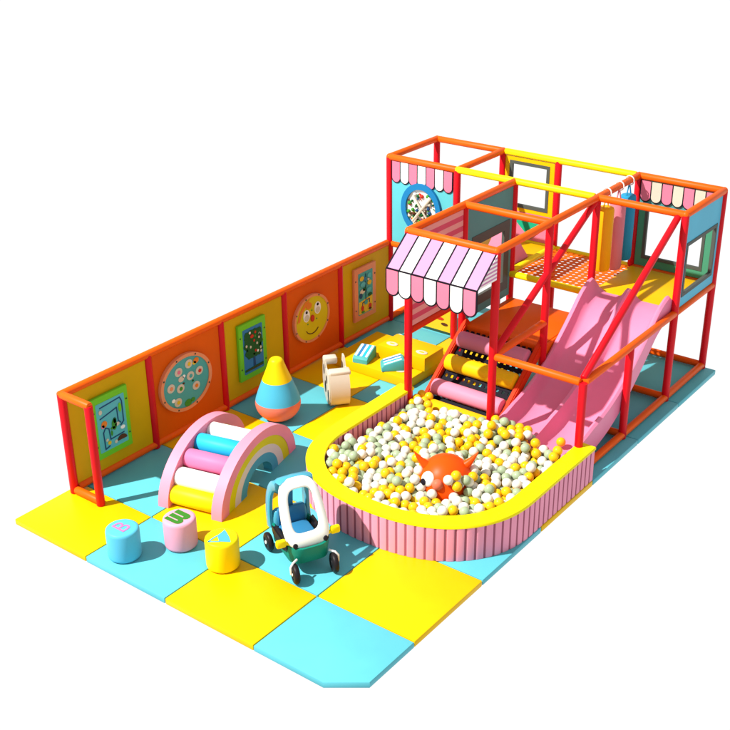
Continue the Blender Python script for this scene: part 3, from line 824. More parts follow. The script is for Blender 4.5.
    1806, 3143, 257, 1806, 2339, 305, 2705, 2582, 283, 2615, 1711, 273, 2474, 2313, 147, 2059, 1869, 147,
    2435, 1467, 223, 3071, 2776, 229, 3426, 3074, 276, 3257, 1973, 146, 1812, 1881, 147, 2407, 2454, 294,
    2726, 1392, 300, 3308, 1563, 281, 2821, 1223, 302, 3331, 2408, 147, 3102, 2910, 357, 1887, 2298, 147,
    3381, 1461, 147, 2799, 2275, 266, 2923, 2845, 323, 2310, 1506, 147, 3542, 1911, 295, 3584, 2033, 147,
    2466, 1965, 147, 2776, 3074, 277, 2018, 2614, 147, 3227, 2413, 147, 2939, 1358, 277, 2224, 1750, 293,
    3371, 1910, 223, 2822, 2205, 166, 3585, 2218, 147, 3377, 2113, 147, 2044, 2558, 234, 2290, 2097, 311,
    3453, 1948, 337, 1989, 1567, 222, 2007, 2929, 284, 3475, 2407, 219, 3142, 1428, 147, 2268, 1762, 147,
    2456, 2405, 147, 1898, 2434, 289, 2176, 1414, 317, 1806, 2998, 309, 2897, 1663, 297, 2861, 2908, 276,
    2152, 2848, 265, 3398, 2833, 147, 2726, 1525, 367, 2961, 2341, 147, 2988, 1530, 299, 2149, 2533, 222,
    3383, 2715, 297, 2547, 1960, 282, 2741, 1677, 284, 2197, 1385, 232, 2251, 3074, 240, 2683, 1281, 147,
    3180, 2541, 213, 2589, 2732, 231, 2760, 1737, 216, 3229, 1565, 147, 2502, 1908, 218, 1842, 2526, 301,
    2740, 2698, 342, 3579, 1818, 284, 1890, 2174, 345, 2613, 2122, 222, 3018, 1576, 223, 2725, 1371, 147,
    2060, 2532, 147, 2826, 1723, 146, 2144, 1335, 147, 1970, 1889, 147, 2493, 1547, 303, 2125, 1697, 147,
    2737, 1585, 298, 3597, 2410, 291, 2239, 1849, 147, 3635, 1749, 147, 2455, 2620, 147, 3417, 2122, 301,
    2819, 2445, 147, 3283, 2832, 286, 3328, 1337, 227, 3433, 2726, 147, 2094, 2666, 147, 3434, 2789, 319,
    1886, 2207, 147, 3177, 2441, 220, 1893, 1599, 147, 2346, 1750, 192, 2161, 1442, 147, 2824, 1198, 147,
    2454, 1617, 147, 2840, 1645, 368, 2176, 1722, 221, 2589, 1201, 227, 3338, 1364, 365, 3008, 3074, 356,
    2698, 2624, 200, 3233, 1661, 147, 3617, 1692, 345, 2456, 1641, 303, 1977, 1842, 227, 2429, 1308, 311,
    2080, 2406, 147, 2565, 1827, 224, 3065, 1479, 298, 3159, 2755, 244, 2100, 2774, 246, 2062, 2304, 147,
    2389, 2763, 243, 3381, 2253, 218, 2753, 1585, 147, 2868, 3074, 276, 2363, 2223, 223, 2819, 1279, 227,
    2925, 1433, 218, 2417, 1944, 221, 2961, 2632, 222, 3240, 2914, 276, 2390, 3074, 320, 2719, 2509, 226,
    2059, 2855, 266, 2320, 2543, 288, 1938, 2984, 311, 1963, 3074, 332, 1956, 2187, 281, 3569, 1763, 210,
    3184, 2156, 296, 2999, 2197, 295, 3203, 1613, 298, 2065, 2922, 202, 2437, 2924, 361, 2910, 1490, 147,
    3437, 1983, 225, 2796, 2136, 229, 2108, 1359, 227, 2226, 1373, 147, 1896, 2348, 324, 3278, 1716, 206,
    3566, 2789, 147, 2138, 2694, 223, 3429, 1849, 184, 1806, 2251, 147, 3386, 2162, 223, 3061, 2822, 147,
    2689, 1750, 147, 2724, 2882, 352, 2230, 2544, 263, 3584, 2102, 268, 2289, 1796, 246, 2327, 2273, 293,
    3242, 2727, 216, 2863, 1365, 225, 2776, 2870, 276, 2881, 2812, 147, 2089, 1670, 295, 2087, 1450, 361,
    3664, 2264, 299, 3039, 1346, 297, 3008, 2994, 276, 2779, 2056, 363, 2283, 1953, 288, 2258, 1299, 279,
    2991, 2187, 147, 1806, 2525, 147, 1806, 2344, 147, 2390, 2996, 221, 2922, 2669, 147, 3596, 2528, 280,
    2641, 2021, 147, 2353, 2094, 147, 3664, 2357, 147, 2297, 2996, 220, 2661, 2741, 323, 2717, 1443, 224,
    1942, 1521, 147, 2037, 2668, 219, 1817, 1835, 225, 3255, 1856, 146, 2630, 1494, 214, 2956, 1295, 147,
    2659, 1634, 297, 2707, 2835, 180, 3471, 2314, 221, 2549, 2189, 223, 2110, 2616, 264, 3056, 2460, 147,
    1855, 1686, 239, 2775, 1275, 147, 2542, 1206, 147, 2635, 1199, 147, 3159, 2350, 225, 3360, 1562, 204,
    3572, 2522, 147, 3161, 1258, 226, 3282, 2449, 212, 3583, 1940, 147, 2525, 1865, 297, 2435, 2841, 262,
    1881, 2708, 288, 2597, 2383, 218, 1899, 3234, 267, 2154, 2762, 162, 2681, 1197, 227, 2549, 2286, 222,
    3247, 2242, 147, 2651, 2231, 359, 3151, 2846, 147, 1831, 1764, 282, 3141, 2405, 297, 3333, 3074, 276,
    1933, 1534, 287, 2413, 2547, 292, 2948, 2475, 308, 2047, 2028, 147, 3332, 2916, 276, 3350, 1576, 361,
    3347, 1696, 147, 2972, 2798, 147, 3286, 2994, 276, 3579, 2662, 232, 3587, 1882, 219, 2446, 2146, 234,
    3071, 1667, 146, 1953, 2790, 169, 3583, 2964, 355, 1836, 2479, 222, 2359, 1545, 217, 2907, 2421, 147,
    2247, 2771, 321, 2623, 2873, 190, 2494, 2195, 297, 3034, 2553, 147, 2769, 2633, 147, 3376, 1733, 227,
    2969, 2491, 147, 3111, 2317, 298, 1806, 2163, 308, 3259, 1906, 363, 3507, 1999, 282, 2111, 1936, 327,
    3281, 2540, 218, 3328, 2196, 147, 1980, 2320, 226, 2988, 1531, 147, 2405, 2542, 147, 2497, 2009, 222,
    3463, 1573, 227, 2730, 1980, 298, 2669, 1625, 147, 3327, 2475, 288, 2608, 1344, 289, 2209, 1300, 201,
    3663, 1988, 147, 2174, 1552, 222, 3516, 2455, 287, 3472, 1453, 147, 2677, 1361, 228, 2108, 1835, 218,
    2645, 1781, 221, 2834, 1442, 147, 3352, 2614, 224, 3664, 2841, 185, 2349, 2040, 269, 1806, 2388, 226,
    3549, 1771, 358, 1806, 2884, 193, 3362, 1492, 303, 3454, 1697, 147, 3506, 2357, 147, 2543, 1377, 147,
    2232, 2311, 147, 2917, 2475, 222, 2575, 2084, 147, 3017, 2878, 374, 2124, 1926, 230, 2661, 1931, 147,
    3650, 2687, 303, 3045, 2824, 305, 3535, 3025, 405, 3089, 1431, 222, 1975, 2275, 147, 2871, 1201, 227,
    2123, 2083, 147, 1881, 2570, 174, 2928, 2765, 369, 1920, 1749, 147, 1806, 2206, 226, 2526, 1482, 221,
    2157, 2251, 147, 3081, 2170, 146, 2297, 3074, 321, 2285, 2463, 147, 2856, 2603, 147, 2769, 1356, 227,
    3503, 2354, 298, 3347, 1863, 147, 3557, 2361, 223, 2043, 1795, 270, 1996, 1800, 147, 3232, 2484, 281,
    2437, 2020, 291, 1824, 2297, 225, 2755, 2665, 257, 2493, 1395, 222, 2266, 1542, 222, 3211, 1737, 266,
    3118, 1244, 147, 2393, 1437, 147, 3141, 2714, 328, 2234, 1482, 284, 3503, 2172, 147, 2524, 2049, 300,
    2674, 2336, 147, 2216, 1521, 147, 2685, 1735, 329, 2296, 2687, 147, 3224, 1473, 147, 2123, 2023, 292,
    2787, 2532, 147, 2488, 1706, 147, 3327, 1464, 222, 3064, 1229, 220, 2915, 3074, 357, 2291, 1340, 204,
    2038, 1646, 221, 2964, 2567, 310, 3530, 1524, 147, 2069, 1497, 283, 2592, 2693, 147, 2436, 3074, 240,
    1806, 3234, 267, 2984, 2541, 222, 2640, 2302, 227, 2750, 2365, 284, 3371, 2659, 147, 2910, 1580, 147,
    2249, 2610, 147, 3576, 2463, 218, 3367, 1362, 147, 2999, 2727, 286, 1976, 2384, 294, 2991, 1623, 147,
    1806, 2729, 237, 2400, 1690, 147, 2599, 2175, 147, 2639, 2555, 223, 3336, 2069, 287, 2757, 2374, 147,
    2906, 2859, 413, 2684, 2696, 147, 3280, 1914, 213, 2216, 2524, 147, 3555, 2269, 224, 3374, 2837, 268,
    3218, 1373, 147, 3587, 2316, 299, 3220, 2806, 349, 2344, 3074, 240, 3559, 1568, 221, 3091, 1318, 226,
    2679, 2713, 237, 2011, 1717, 310, 3546, 1700, 147, 2245, 2219, 147, 2138, 2585, 147, 2834, 2698, 147,
    3423, 2030, 304, 2364, 1905, 286, 2203, 2921, 282, 3346, 2000, 225, 2865, 1281, 147, 2878, 2282, 219,
    2792, 2289, 147, 3177, 1354, 227, 3307, 1758, 284, 2311, 1756, 326, 2489, 2770, 239, 3664, 2630, 147,
    3379, 2913, 356, 2742, 2794, 324, 2389, 2919, 282, 3506, 2455, 147, 2302, 1582, 344, 2704, 2124, 228,
    3019, 2288, 300, 3194, 2993, 276, 3057, 2738, 357, 3141, 2497, 285, 2196, 2770, 243, 2513, 1345, 298,
    3316, 2044, 147, 2902, 2164, 146, 3496, 2184, 301, 1977, 1476, 231, 3659, 1881, 147, 2850, 2815, 275,
    2285, 2617, 243, 2007, 2756, 237, 1886, 2114, 147, 3649, 1814, 211, 3309, 2112, 209, 3664, 2746, 373,
    3483, 1736, 224, 2613, 1696, 147, 2187, 2677, 147, 2831, 2135, 315, 2269, 1596, 147, 2123, 2115, 288,
    2907, 2721, 290, 2835, 2561, 294, 3664, 2172, 147, 3171, 1474, 223, 1806, 2820, 260, 2147, 2342, 147,
    2873, 1606, 227, 3018, 1220, 300, 3438, 1549, 346, 2876, 1455, 295, 2655, 2209, 211, 1808, 1927, 226,
    2522, 2694, 281, 3419, 2390, 147, 1962, 2596, 219, 2652, 2166, 292, 3555, 2177, 224, 3596, 2754, 226,
    1806, 2910, 282, 2504, 1292, 147, 2191, 2674, 296, 3518, 1544, 300, 3234, 2506, 147, 2333, 2332, 222,
    2412, 1526, 147, 3027, 2467, 259, 1893, 1838, 147, 2080, 2698, 295, 3489, 2726, 359, 2294, 2024, 147,
    2396, 1381, 220, 3614, 2582, 208, 3269, 2742, 303, 3452, 1717, 309, 3322, 2567, 298, 2696, 2548, 147,
    2190, 1959, 286, 3093, 1524, 222, 2757, 1786, 293, 3153, 1707, 146, 3053, 2550, 291, 3309, 2295, 260,
    1861, 2659, 207, 2111, 2929, 283, 3562, 2718, 303, 3126, 2757, 156, 3419, 2297, 147, 1806, 2615, 147,
    2727, 1876, 297, 1806, 2071, 308, 2154, 1503, 326, 1899, 1792, 226, 2102, 2248, 221, 2363, 1604, 147,
    1896, 2917, 261, 3134, 2261, 227, 2864, 2336, 294, 3255, 1805, 223, 3664, 2538, 147, 2250, 2919, 201,
    2319, 2278, 147, 2329, 1832, 147, 3240, 3074, 276, 2961, 3074, 276, 3202, 2311, 312, 2286, 1445, 351,
    2310, 1409, 147, 2679, 1532, 147, 3416, 2480, 147, 2260, 2125, 147, 3232, 2386, 268, 3138, 2394, 147,
    2397, 2400, 219, 3211, 2193, 217, 3288, 1314, 147, 2208, 2048, 147, 2296, 2841, 182, 2499, 2513, 291,
    2181, 1666, 294, 2552, 1729, 209, 3345, 1954, 147, 3479, 1629, 299, 3001, 1297, 228, 2813, 2731, 288,
    3481, 2735, 261, 2135, 1641, 371, 3125, 2576, 147, 2486, 1449, 147, 3585, 1616, 147, 2191, 2209, 222,
    2343, 2685, 225, 2169, 1321, 291, 2575, 2996, 221, 3120, 1572, 298, 2382, 1587, 296, 3476, 2991, 276,
    3255, 1611, 221, 2308, 1679, 147, 2962, 3010, 405, 3066, 1480, 147, 2083, 1615, 147, 3034, 1644, 282,
    3044, 2218, 217, 3467, 2090, 147, 2350, 1698, 267, 1974, 2183, 147, 2913, 1672, 146, 3473, 2132, 228,
    2026, 2400, 218, 2203, 2842, 182, 2153, 1464, 242, 3657, 1869, 285, 3202, 2324, 147, 1921, 2997, 221,
    3288, 1313, 306, 2637, 2466, 229, 1887, 2160, 227, 1984, 2126, 219, 2290, 1265, 359, 1807, 1979, 302,
    2133, 1775, 282, 1964, 2072, 147, 2083, 1727, 222, 1967, 2919, 201, 2639, 2775, 165, 3378, 2710, 388,
    3308, 1780, 147, 2699, 2260, 285, 1895, 2356, 232, 3420, 1404, 206, 2001, 1450, 147, 1806, 2160, 147,
    3241, 2228, 299, 3006, 1389, 222, 3259, 2023, 223, 2454, 1219, 307, 3386, 1376, 287, 3422, 2675, 222,
    1890, 2482, 147, 3664, 2870, 276, 3191, 2692, 147, 3393, 2570, 147, 2690, 2390, 219, 3302, 1414, 296,
    3478, 2544, 302, 3456, 1437, 285, 2341, 2609, 147, 2110, 3074, 319, 2963, 2913, 276, 2647, 2832, 338,
    3495, 1835, 318, 2599, 2240, 282, 2046, 2165, 276, 2483, 2493, 147, 3664, 3018, 351, 3134, 1335, 306,
    2151, 1875, 147, 2165, 2149, 363, 2507, 2368, 214, 3614, 1681, 206, 2747, 2214, 222, 2342, 2920, 201,
    2273, 1657, 298, 2450, 1363, 147, 2708, 2249, 147, 2213, 2406, 147, 2042, 3012, 307, 3293, 2815, 195,
    3088, 2226, 298, 2946, 2579, 147, 2268, 1710, 223, 2549, 2916, 346, 3519, 3074, 276, 2200, 1812, 228,
    2603, 2669, 318, 2131, 1588, 296, 2595, 1406, 217, 2077, 2474, 218, 3287, 3074, 357, 3581, 2222, 299,
    1888, 2602, 274, 2436, 1844, 313, 3664, 2918, 357, 1991, 1461, 321, 3340, 1650, 226, 2042, 2780, 319,
    2634, 2998, 292, 3304, 2657, 296, 3306, 2593, 147, 3274, 1672, 288, 2369, 1916, 147, 2732, 2308, 214,
    2085, 2408, 288, 3637, 2217, 223, 3227, 2576, 285, 2554, 1645, 293,
]
bp_ = np.array(BALLS, dtype=float).reshape(-1, 3)/1000.0
random.seed(11)
def keep(p):
    if p[1] > 3.06 and 1.93 < p[0] < 2.76: return False
    if p[0] > 3.25 and p[1] > 2.86: return False
    if p[0] < 2.05 and 2.0 < p[1] < 3.0 and p[2] > .215+(p[0]-1.80)*.6: return False
    rx, ry = p[0]-3.0, p[1]-1.92
    t = rx*.55-ry*.835; q = rx*.835+ry*.55
    if 0 < t < .40 and -.20 < q < .17 and p[2] > .29-.06*(t > .3): return False
    return True
bp_ = np.array([p for p in bp_ if keep(p)])
cam_p = Vector((8.065, -5.792, 5.946))
def ball_mesh(m, name):
    mb = MB(); mb.ball(m, (0, 0, 0), .0475, 20, 14)
    o = mb.obj(name); me = o.data
    bpy.data.objects.remove(o)
    return me
bmesh_ = {k_: ball_mesh(m_, 'plastic_ball') for k_, m_ in (('white', BWH), ('yellow', BYE), ('grey', BGR))}
# how exposed each ball is towards the camera: distance of its view ray to nearer balls
P3 = bp_
cv = np.array(cam_p)-P3; cd = np.linalg.norm(cv, axis=1); cv /= cd[:, None]
vis = np.zeros(len(P3))
for i in range(len(P3)):
    rel = P3-P3[i]
    t = rel @ cv[i]
    perp = np.sqrt(np.maximum(0, (rel**2).sum(1)-t*t))
    nb = (t > .005) & (perp < .093)
    nb[i] = False
    vis[i] = (1-perp[nb]/.093).sum()
order = np.argsort(vis)
front = set(int(q) for q in order[:290])
BL = {'white': ('glossy white plastic ball in the heap filling the ball pit', 'white balls in the ball pit'),
      'yellow': ('glossy yellow plastic ball in the heap filling the ball pit', 'yellow balls in the ball pit'),
      'grey': ('pale grey green plastic ball in the heap filling the ball pit', 'grey green balls in the ball pit')}
def pick():
    q = random.random()
    return 'white' if q < .47 else ('yellow' if q < .83 else 'grey')
rest = []
for i in range(len(P3)):
    kd_ = pick()
    if i in front:
        o = bpy.data.objects.new('plastic_ball', bmesh_[kd_]); COL.objects.link(o)
        o.location = P3[i]
        tag(o, BL[kd_][0], 'ball', BL[kd_][1])
    elif P3[i][2] > .12:
        rest.append((random.choice((0, 1, 1, 2, 2, 2)), P3[i]))
tm = bmesh_['white']
tv = np.array([v.co[:] for v in tm.vertices]); tf = [tuple(p.vertices) for p in tm.polygons]
av = np.concatenate([tv+c for _, c in rest]); af = [tuple(q+k_*len(tv) for q in f) for k_ in range(len(rest)) for f in tf]
me = bpy.data.meshes.new('plastic_balls'); me.from_pydata(av.tolist(), [], af)
for m_ in (BWH, BYE, BGR): me.materials.append(m_)
me.polygons.foreach_set('material_index', [k_ for k_, _ in rest for f in tf])
me.polygons.foreach_set('use_smooth', [True]*len(af))
ro_ = bpy.data.objects.new('plastic_balls', me); COL.objects.link(ro_)
tag(ro_, 'the lower white, yellow and grey green balls packed underneath in the ball pit', 'balls', None, 'stuff')
for (az_, el_, kd_, lab) in ((6, 34, 'white', 'white plastic ball on the face of the orange creature'), (22, 22, 'yellow', 'yellow plastic ball resting low against the orange creature, below the other yellow one'),
                        (24, 40, 'yellow', 'yellow plastic ball resting higher on the face of the orange creature'), (44, 28, 'grey', 'grey green plastic ball leaning on the right cheek of the orange creature')):
    az2 = R(az_); dd = Vector((math.sin(az2)*math.cos(R(el_)), -math.cos(az2)*math.cos(R(el_)), math.sin(R(el_))))
    lc = Vector((dd.x*.305, dd.y*.305, .10+dd.z*.32))
    wc = Matrix.Rotation(R(33), 3, 'Z') @ lc + Vector((2.99, 1.93, .15))
    o = bpy.data.objects.new('plastic_ball', bmesh_[kd_]); COL.objects.link(o); o.location = wc
    tag(o, lab, 'ball', 'balls lying against the orange creature')
for (x, y, zz, lab) in ((3.479, 3.239, .245, 'yellow plastic ball on the foot of the slide, the farther of two'), (3.631, 2.856, .33, 'yellow plastic ball at the foot of the slide, nearer to the pit rim')):
    o = bpy.data.objects.new('plastic_ball', bmesh_['yellow']); COL.objects.link(o); o.location = (x, y, zz)
    tag(o, lab, 'ball', 'yellow balls on the foot of the slide')

# orange horned creature in the balls
O = thing('horned_ball_toy', 'round orange toy creature with two horns and big white eyes sunk in the balls', 'toy', (2.99, 1.93, .15), R(33))
mb = MB()
mb.ball(CRE, (0, 0, .10), .262, 40, 24, (1, 1, 1.06))
for (x, y, s_) in ((-.175, .0, -1), (.175, .02, 1)):
    pts = []
    for q in range(9):
        t = q/8
        pts.append((Vector((x+s_*(-.01+.13*t), y, .265+.10*t+.06*t*t)), .050*(1-t)**.8+.003))
    prev = None; kx = mb.mi(CRE)
    for c_, r_ in pts:
        ring_ = [mb.bm.verts.new(c_+Vector((-s_*math.sin(.6)*0*r_, r_*math.cos(a_), 0))+Vector((-s_*.5*r_*math.sin(a_), 0, .86*r_*math.sin(a_)))) for a_ in [2*math.pi*w_/14 for w_ in range(14)]]
        if prev:
            for w_ in range(14): mb.bm.faces.new((prev[w_], prev[(w_+1) % 14], ring_[(w_+1) % 14], ring_[w_])).material_index = kx
        prev = ring_
    mb.bm.faces.new(prev)
mb.obj('body', O)
def on_body(az, el, off=0):
    d = Vector((math.sin(az)*math.cos(el), -math.cos(az)*math.cos(el), math.sin(el)))
    return Vector((0, 0, .10)) + Vector((d.x*(.262+off), d.y*(.262+off), d.z*(.278+off))), d
for az in (R(-46), R(30)):
    c_, d = on_body(az, R(28), -.012)
    q = d.to_track_quat('Z', 'Y').to_matrix()
    MB().ball(WHT, c_, .072, 24, 16, (1.0, 1.0, .62), q).obj('eye', O)
    c2, d2 = on_body(az-R(2), R(21), .030)
    q = d2.to_track_quat('Z', 'Y').to_matrix()
    MB().ball(BLK, c2, .032, 18, 12, (1, 1, .35), q).obj('pupil', O)
c_, d = on_body(R(-17), R(24), 0)
MB().ball(NOS, c_, .052, 20, 14).obj('nose', O)

# ------------------------------------------------------------ rainbow arch
ar_c = Vector((1.278, 1.176)); e_ = Vector((-.229, .973)).normalized(); p_ = Vector((-e_.y, e_.x))  # p_ points to -x side
ang = math.atan2(e_.y, e_.x)
AR = thing('rainbow_arch', 'rainbow arch climber with two striped arches joined by coloured rollers', 'climbing arch', (ar_c.x+p_.x*.29, ar_c.y+p_.y*.29, 0), ang)
# local x along the arch, local y towards the wall; arches at y=-.29 and y=+.29
HA = .535
bands = [(.74, HA, APK), (.60, .44, LIM), (.48, .36, AGY), (.37, .285, ABL), (.255, .20, None)]
for ys in (-.29, .29):
    for bi in range(4):
        a0, h0, m_ = bands[bi]; a1, h1, _ = bands[bi+1]
        mb = MB()
        NA = 40
        A_ = [(a0*math.cos(math.pi*q/NA), h0*math.sin(math.pi*q/NA)) for q in range(NA+1)]
        B_ = [((a1)*math.cos(math.pi*q/NA), (h1)*math.sin(math.pi*q/NA)) for q in range(NA+1)]
        P = A_ + B_[::-1]
        w = .055 if bi == 0 else .050
        kx = mb.mi(m_)
        fa = [[mb.bm.verts.new((p[0], ys-w, p[1]+.001)) for p in L_] for L_ in (A_, B_)]
        fb_ = [[mb.bm.verts.new((p[0], ys+w, p[1]+.001)) for p in L_] for L_ in (A_, B_)]
        for q in range(NA):
            mb.bm.faces.new((fa[0][q], fa[1][q], fa[1][q+1], fa[0][q+1])).material_index = kx
            mb.bm.faces.new((fb_[0][q+1], fb_[1][q+1], fb_[1][q], fb_[0][q])).material_index = kx
            mb.bm.faces.new((fa[0][q], fa[0][q+1], fb_[0][q+1], fb_[0][q])).material_index = kx
            mb.bm.faces.new((fa[1][q+1], fa[1][q], fb_[1][q], fb_[1][q+1])).material_index = kx
        for q in (0, NA): mb.bm.faces.new((fa[0][q], fb_[0][q], fb_[1][q], fa[1][q])).material_index = kx
        mb.obj('arch_band', AR, ang=50)
for m_, t in ((SYE, 9), (WHT, 34), (HPK, 56), (SKY, 77), (WHT, 98)):
    t = 180-t
    x = .625*math.cos(R(t)); zz = max(.415*math.sin(R(t)), .098)
    MB().tube(m_, (x, -.24, zz), (x, .24, zz), .095, 28, cap=.2).obj('roller', AR)

# ------------------------------------------------------------ pear tumbler
PT = thing('pear_tumbler', 'pear shaped foam tumbler with salmon base, blue middle and yellow tip', 'tumbler toy', (.60, 2.287, 0))
pr = [(0, 0), (.07, .004), (.13, .026), (.18, .062), (.215, .105), (.236, .150), (.245, .200), (.240, .240)]
pr2 = [(.240, .240), (.226, .290), (.205, .350), (.180, .415), (.158, .475)]
pr3 = [(.158, .475), (.134, .535), (.112, .590), (.092, .645), (.080, .680), (.068, .705), (.045, .722), (.02, .729), (0, .730)]
MB().lathe(PRD, catmull(pr, 3), 40).obj('base', PT)
MB().lathe(PBL, catmull(pr2, 3), 40).obj('middle_band', PT)
MB().lathe(PYE, catmull(pr3, 3), 40).obj('tip', PT)

# ------------------------------------------------------------ letter stools
def text_mesh(ch, size, depth, m, name, parent, loc, rz, shear=0, bold=0.0, outline=False):
    cu = bpy.data.curves.new(name, 'FONT'); cu.body = ch; cu.size = size; cu.align_x = 'CENTER'; cu.align_y = 'CENTER'
    cu.extrude = depth; cu.offset = bold; cu.resolution_u = 4
    to = bpy.data.objects.new('tmp_text', cu); COL.objects.link(to)
    bpy.context.view_layer.update()
    dg = bpy.context.evaluated_depsgraph_get()
    me = bpy.data.meshes.new_from_object(to.evaluated_get(dg))
    bpy.data.objects.remove(to)
    me.materials.clear(); me.materials.append(m)
    o = bpy.data.objects.new(name, me); COL.objects.link(o)
    o.parent = parent; o.location = loc; o.rotation_euler = (0, 0, rz)
    return o
def stool(x, y, m, lm, ch, label, rz, size, bold):
    t = thing('letter_stool', label, 'stool', (x, y, 0), 0, 'foam letter stools on the front mats')
    H = .295; r = .148
    pr_ = [(0, 0), (r-.035, 0), (r-.018, .004), (r-.004, .016), (r, .035), (r, H-.03), (r-.004, H-.012), (r-.014, H-.003), (r-.028, H), (0, H)]
    MB().lathe(m, pr_, 40).obj('cushion', t)
    fr_ = ((0, 0, H+.0005), (1, 0, 0), (0, 1, 0))
    if ch == 'B':
        text_mesh(ch, size, .002, lm, 'letter', t, (0, 0, H+.001), rz, bold=bold)
    elif ch == 'block B':
        P = [(-.088, .078), (-.088, -.098)] + [(.045+.045*math.cos(a), -.054+.044*math.sin(a)) for a in [R(-90+18*q) for q in range(10)]]
        P += [(.045+.045*math.cos(a), .034+.044*math.sin(a)) for a in [R(-72+18*q) for q in range(10)]]
        mb = MB(); mb.prism(lm, P, fr_, .003)
        for y_ in (-.052, .014): mb.prism(m, [(-.089, y_-.006), (.038, y_-.006), (.038, y_+.006), (-.089, y_+.006)], fr_, .0042)
        mb.obj('letter', t, smooth=False)
    else:
        mb = MB()
        mb.prism(lm, [(-.038, -.010), (.036, -.066), (.121, -.012), (.060, .034), (-.004, .070), (-.050, .092), (-.040, .040)], fr_, .003)
        for a_, b_ in (((.04, -.064), (-.036, -.124)), ((-.036, -.124), (-.039, -.05)), ((-.039, -.05), (-.036, -.012))):
            a_ = Vector(a_); b_ = Vector(b_); n_ = Vector((-(b_-a_).y, (b_-a_).x)).normalized()*.006
            mb.prism(lm, [tuple(a_-n_), tuple(b_-n_), tuple(b_+n_), tuple(a_+n_)], fr_, .0026)
        mb.obj('letter', t, smooth=False)
    return t
stool(1.182, -.418, SCY, LPI, 'B', 'blue round foam stool with pink letter, leftmost of the three', R(90), .22, 0.0)
stool(1.462, -.004, SPI, LGR, 'block B', 'pink round foam stool with thick green letter on top', R(-4), .29, .016)
stool(1.979, -.005, SYE, LBL, 'A', 'yellow round foam stool with light blue letter on top', R(28), .25, .008)

# ------------------------------------------------------------ cream rocker
CR = thing('cream_rocker', 'cream plastic rocker with curved seat and holed side, left of the blue wedge', 'rocker toy', (.90, 2.93, 0), R(50))
def ribbon(mb, m, C_, x0, x1, t):
    """thick curved sheet following the centre line C_ in the y-z plane"""
    kx = mb.mi(m); rows_ = []
    for i, (y, zz) in enumerate(C_):
        a = C_[max(0, i-1)]; b = C_[min(len(C_)-1, i+1)]
        d = Vector((0, b[0]-a[0], b[1]-a[1])).normalized(); nn = Vector((0, -d.z, d.y))
        p = Vector((0, y, zz))
        rows_.append([mb.bm.verts.new(p+nn*s1*t/2+Vector((xx, 0, 0))) for xx, s1 in ((x0, 1), (x1, 1), (x1, -1), (x0, -1))])
    for i in range(len(rows_)-1):
        for j in range(4):
            mb.bm.faces.new((rows_[i][j], rows_[i][(j+1) % 4], rows_[i+1][(j+1) % 4], rows_[i+1][j])).material_index = kx
    mb.bm.faces.new(rows_[0]).material_index = kx; mb.bm.faces.new(rows_[-1][::-1]).material_index = kx
mb = MB()
belly = catmull([(-.06, .40), (-.10, .30), (-.115, .20), (-.10, .10), (-.04, .025), (.06, .012), (.16, .03), (.24, .10)], 4)
ribbon(mb, CRM, belly, -.10, .115, .035)
mb.box(CRM, (-.10, -.085, .375), (.135, .03, .425), bev=.014)
mb.obj('curved_shell', CR, ang=50)
mb = MB()
side = [(-.075, .40), (-.115, .28), (-.12, .17), (-.09, .06), (-.02, .012), (.10, .01), (.22, .07), (.28, .20), (.26, .36), (.22, .50), (.15, .50), (.10, .40)]
mb.prism(CRM, side, ((-.115, 0, 0), (0, 1, 0), (0, 0, 1)), .02, bev=.005)
for (cy, cz, ry, rz2) in ((-.055, .15, .028, .06), (.02, .30, .025, .05), (.10, .18, .035, .07), (.17, .36, .025, .06)):
    mb.prism(CBK, ell(cy, cz, ry, rz2, 18), ((-.119, 0, 0), (0, 1, 0), (0, 0, 1)), .006)
mb.obj('side_plate', CR, ang=50)
mb = MB(); mb.prism(CRM, side, ((.095, 0, 0), (0, 1, 0), (0, 0, 1)), .02, bev=.005); mb.obj('side_plate', CR, ang=50)
MB().box(CRM, (-.12, .13, .42), (.03, .24, .50), bev=.02).obj('handle_block', CR)
MB().box(CRM, (-.095, .06, .30), (.095, .22, .33), bev=.01).obj('seat', CR)

# ------------------------------------------------------------ yellow step block with pads and wedges
SB = thing('step_block', 'yellow two level foam step block with pale oval pads', 'step block', (.75, 4.0, 0))
mb = MB()
x0, x1 = .30-.75, 1.33-.75
mb.box(YDK, (.24-.75, 3.66-4.0, .002), (x1, 4.52-4.0, .12), bev=.01)
mb.obj('block', SB); mb = MB()
mb.box(YDK, (.70-.75, 3.93-4.0, .121), (1.36-.75, 4.31-4.0, .29), bev=.01)
mb.obj('upper_step', SB)
for (x, y, zz, a_) in ((.83-.75, 4.03-4, .292, .2), (1.24-.75, 4.04-4, .292, 0), (1.10-.75, 3.80-4, .122, .1)):
    mb = MB(); mb.prism(CRM, ell(0, 0, .075, .045, 24), ((x, y, zz), (1, 0, 0), (0, 1, 0)), .006, bev=.002)
    mb.prism(AYE, ell(0, 0, .035, .016, 16), ((x, y, zz+.005), (1, 0, 0), (0, 1, 0)), .003); mb.obj('oval_pad', SB)
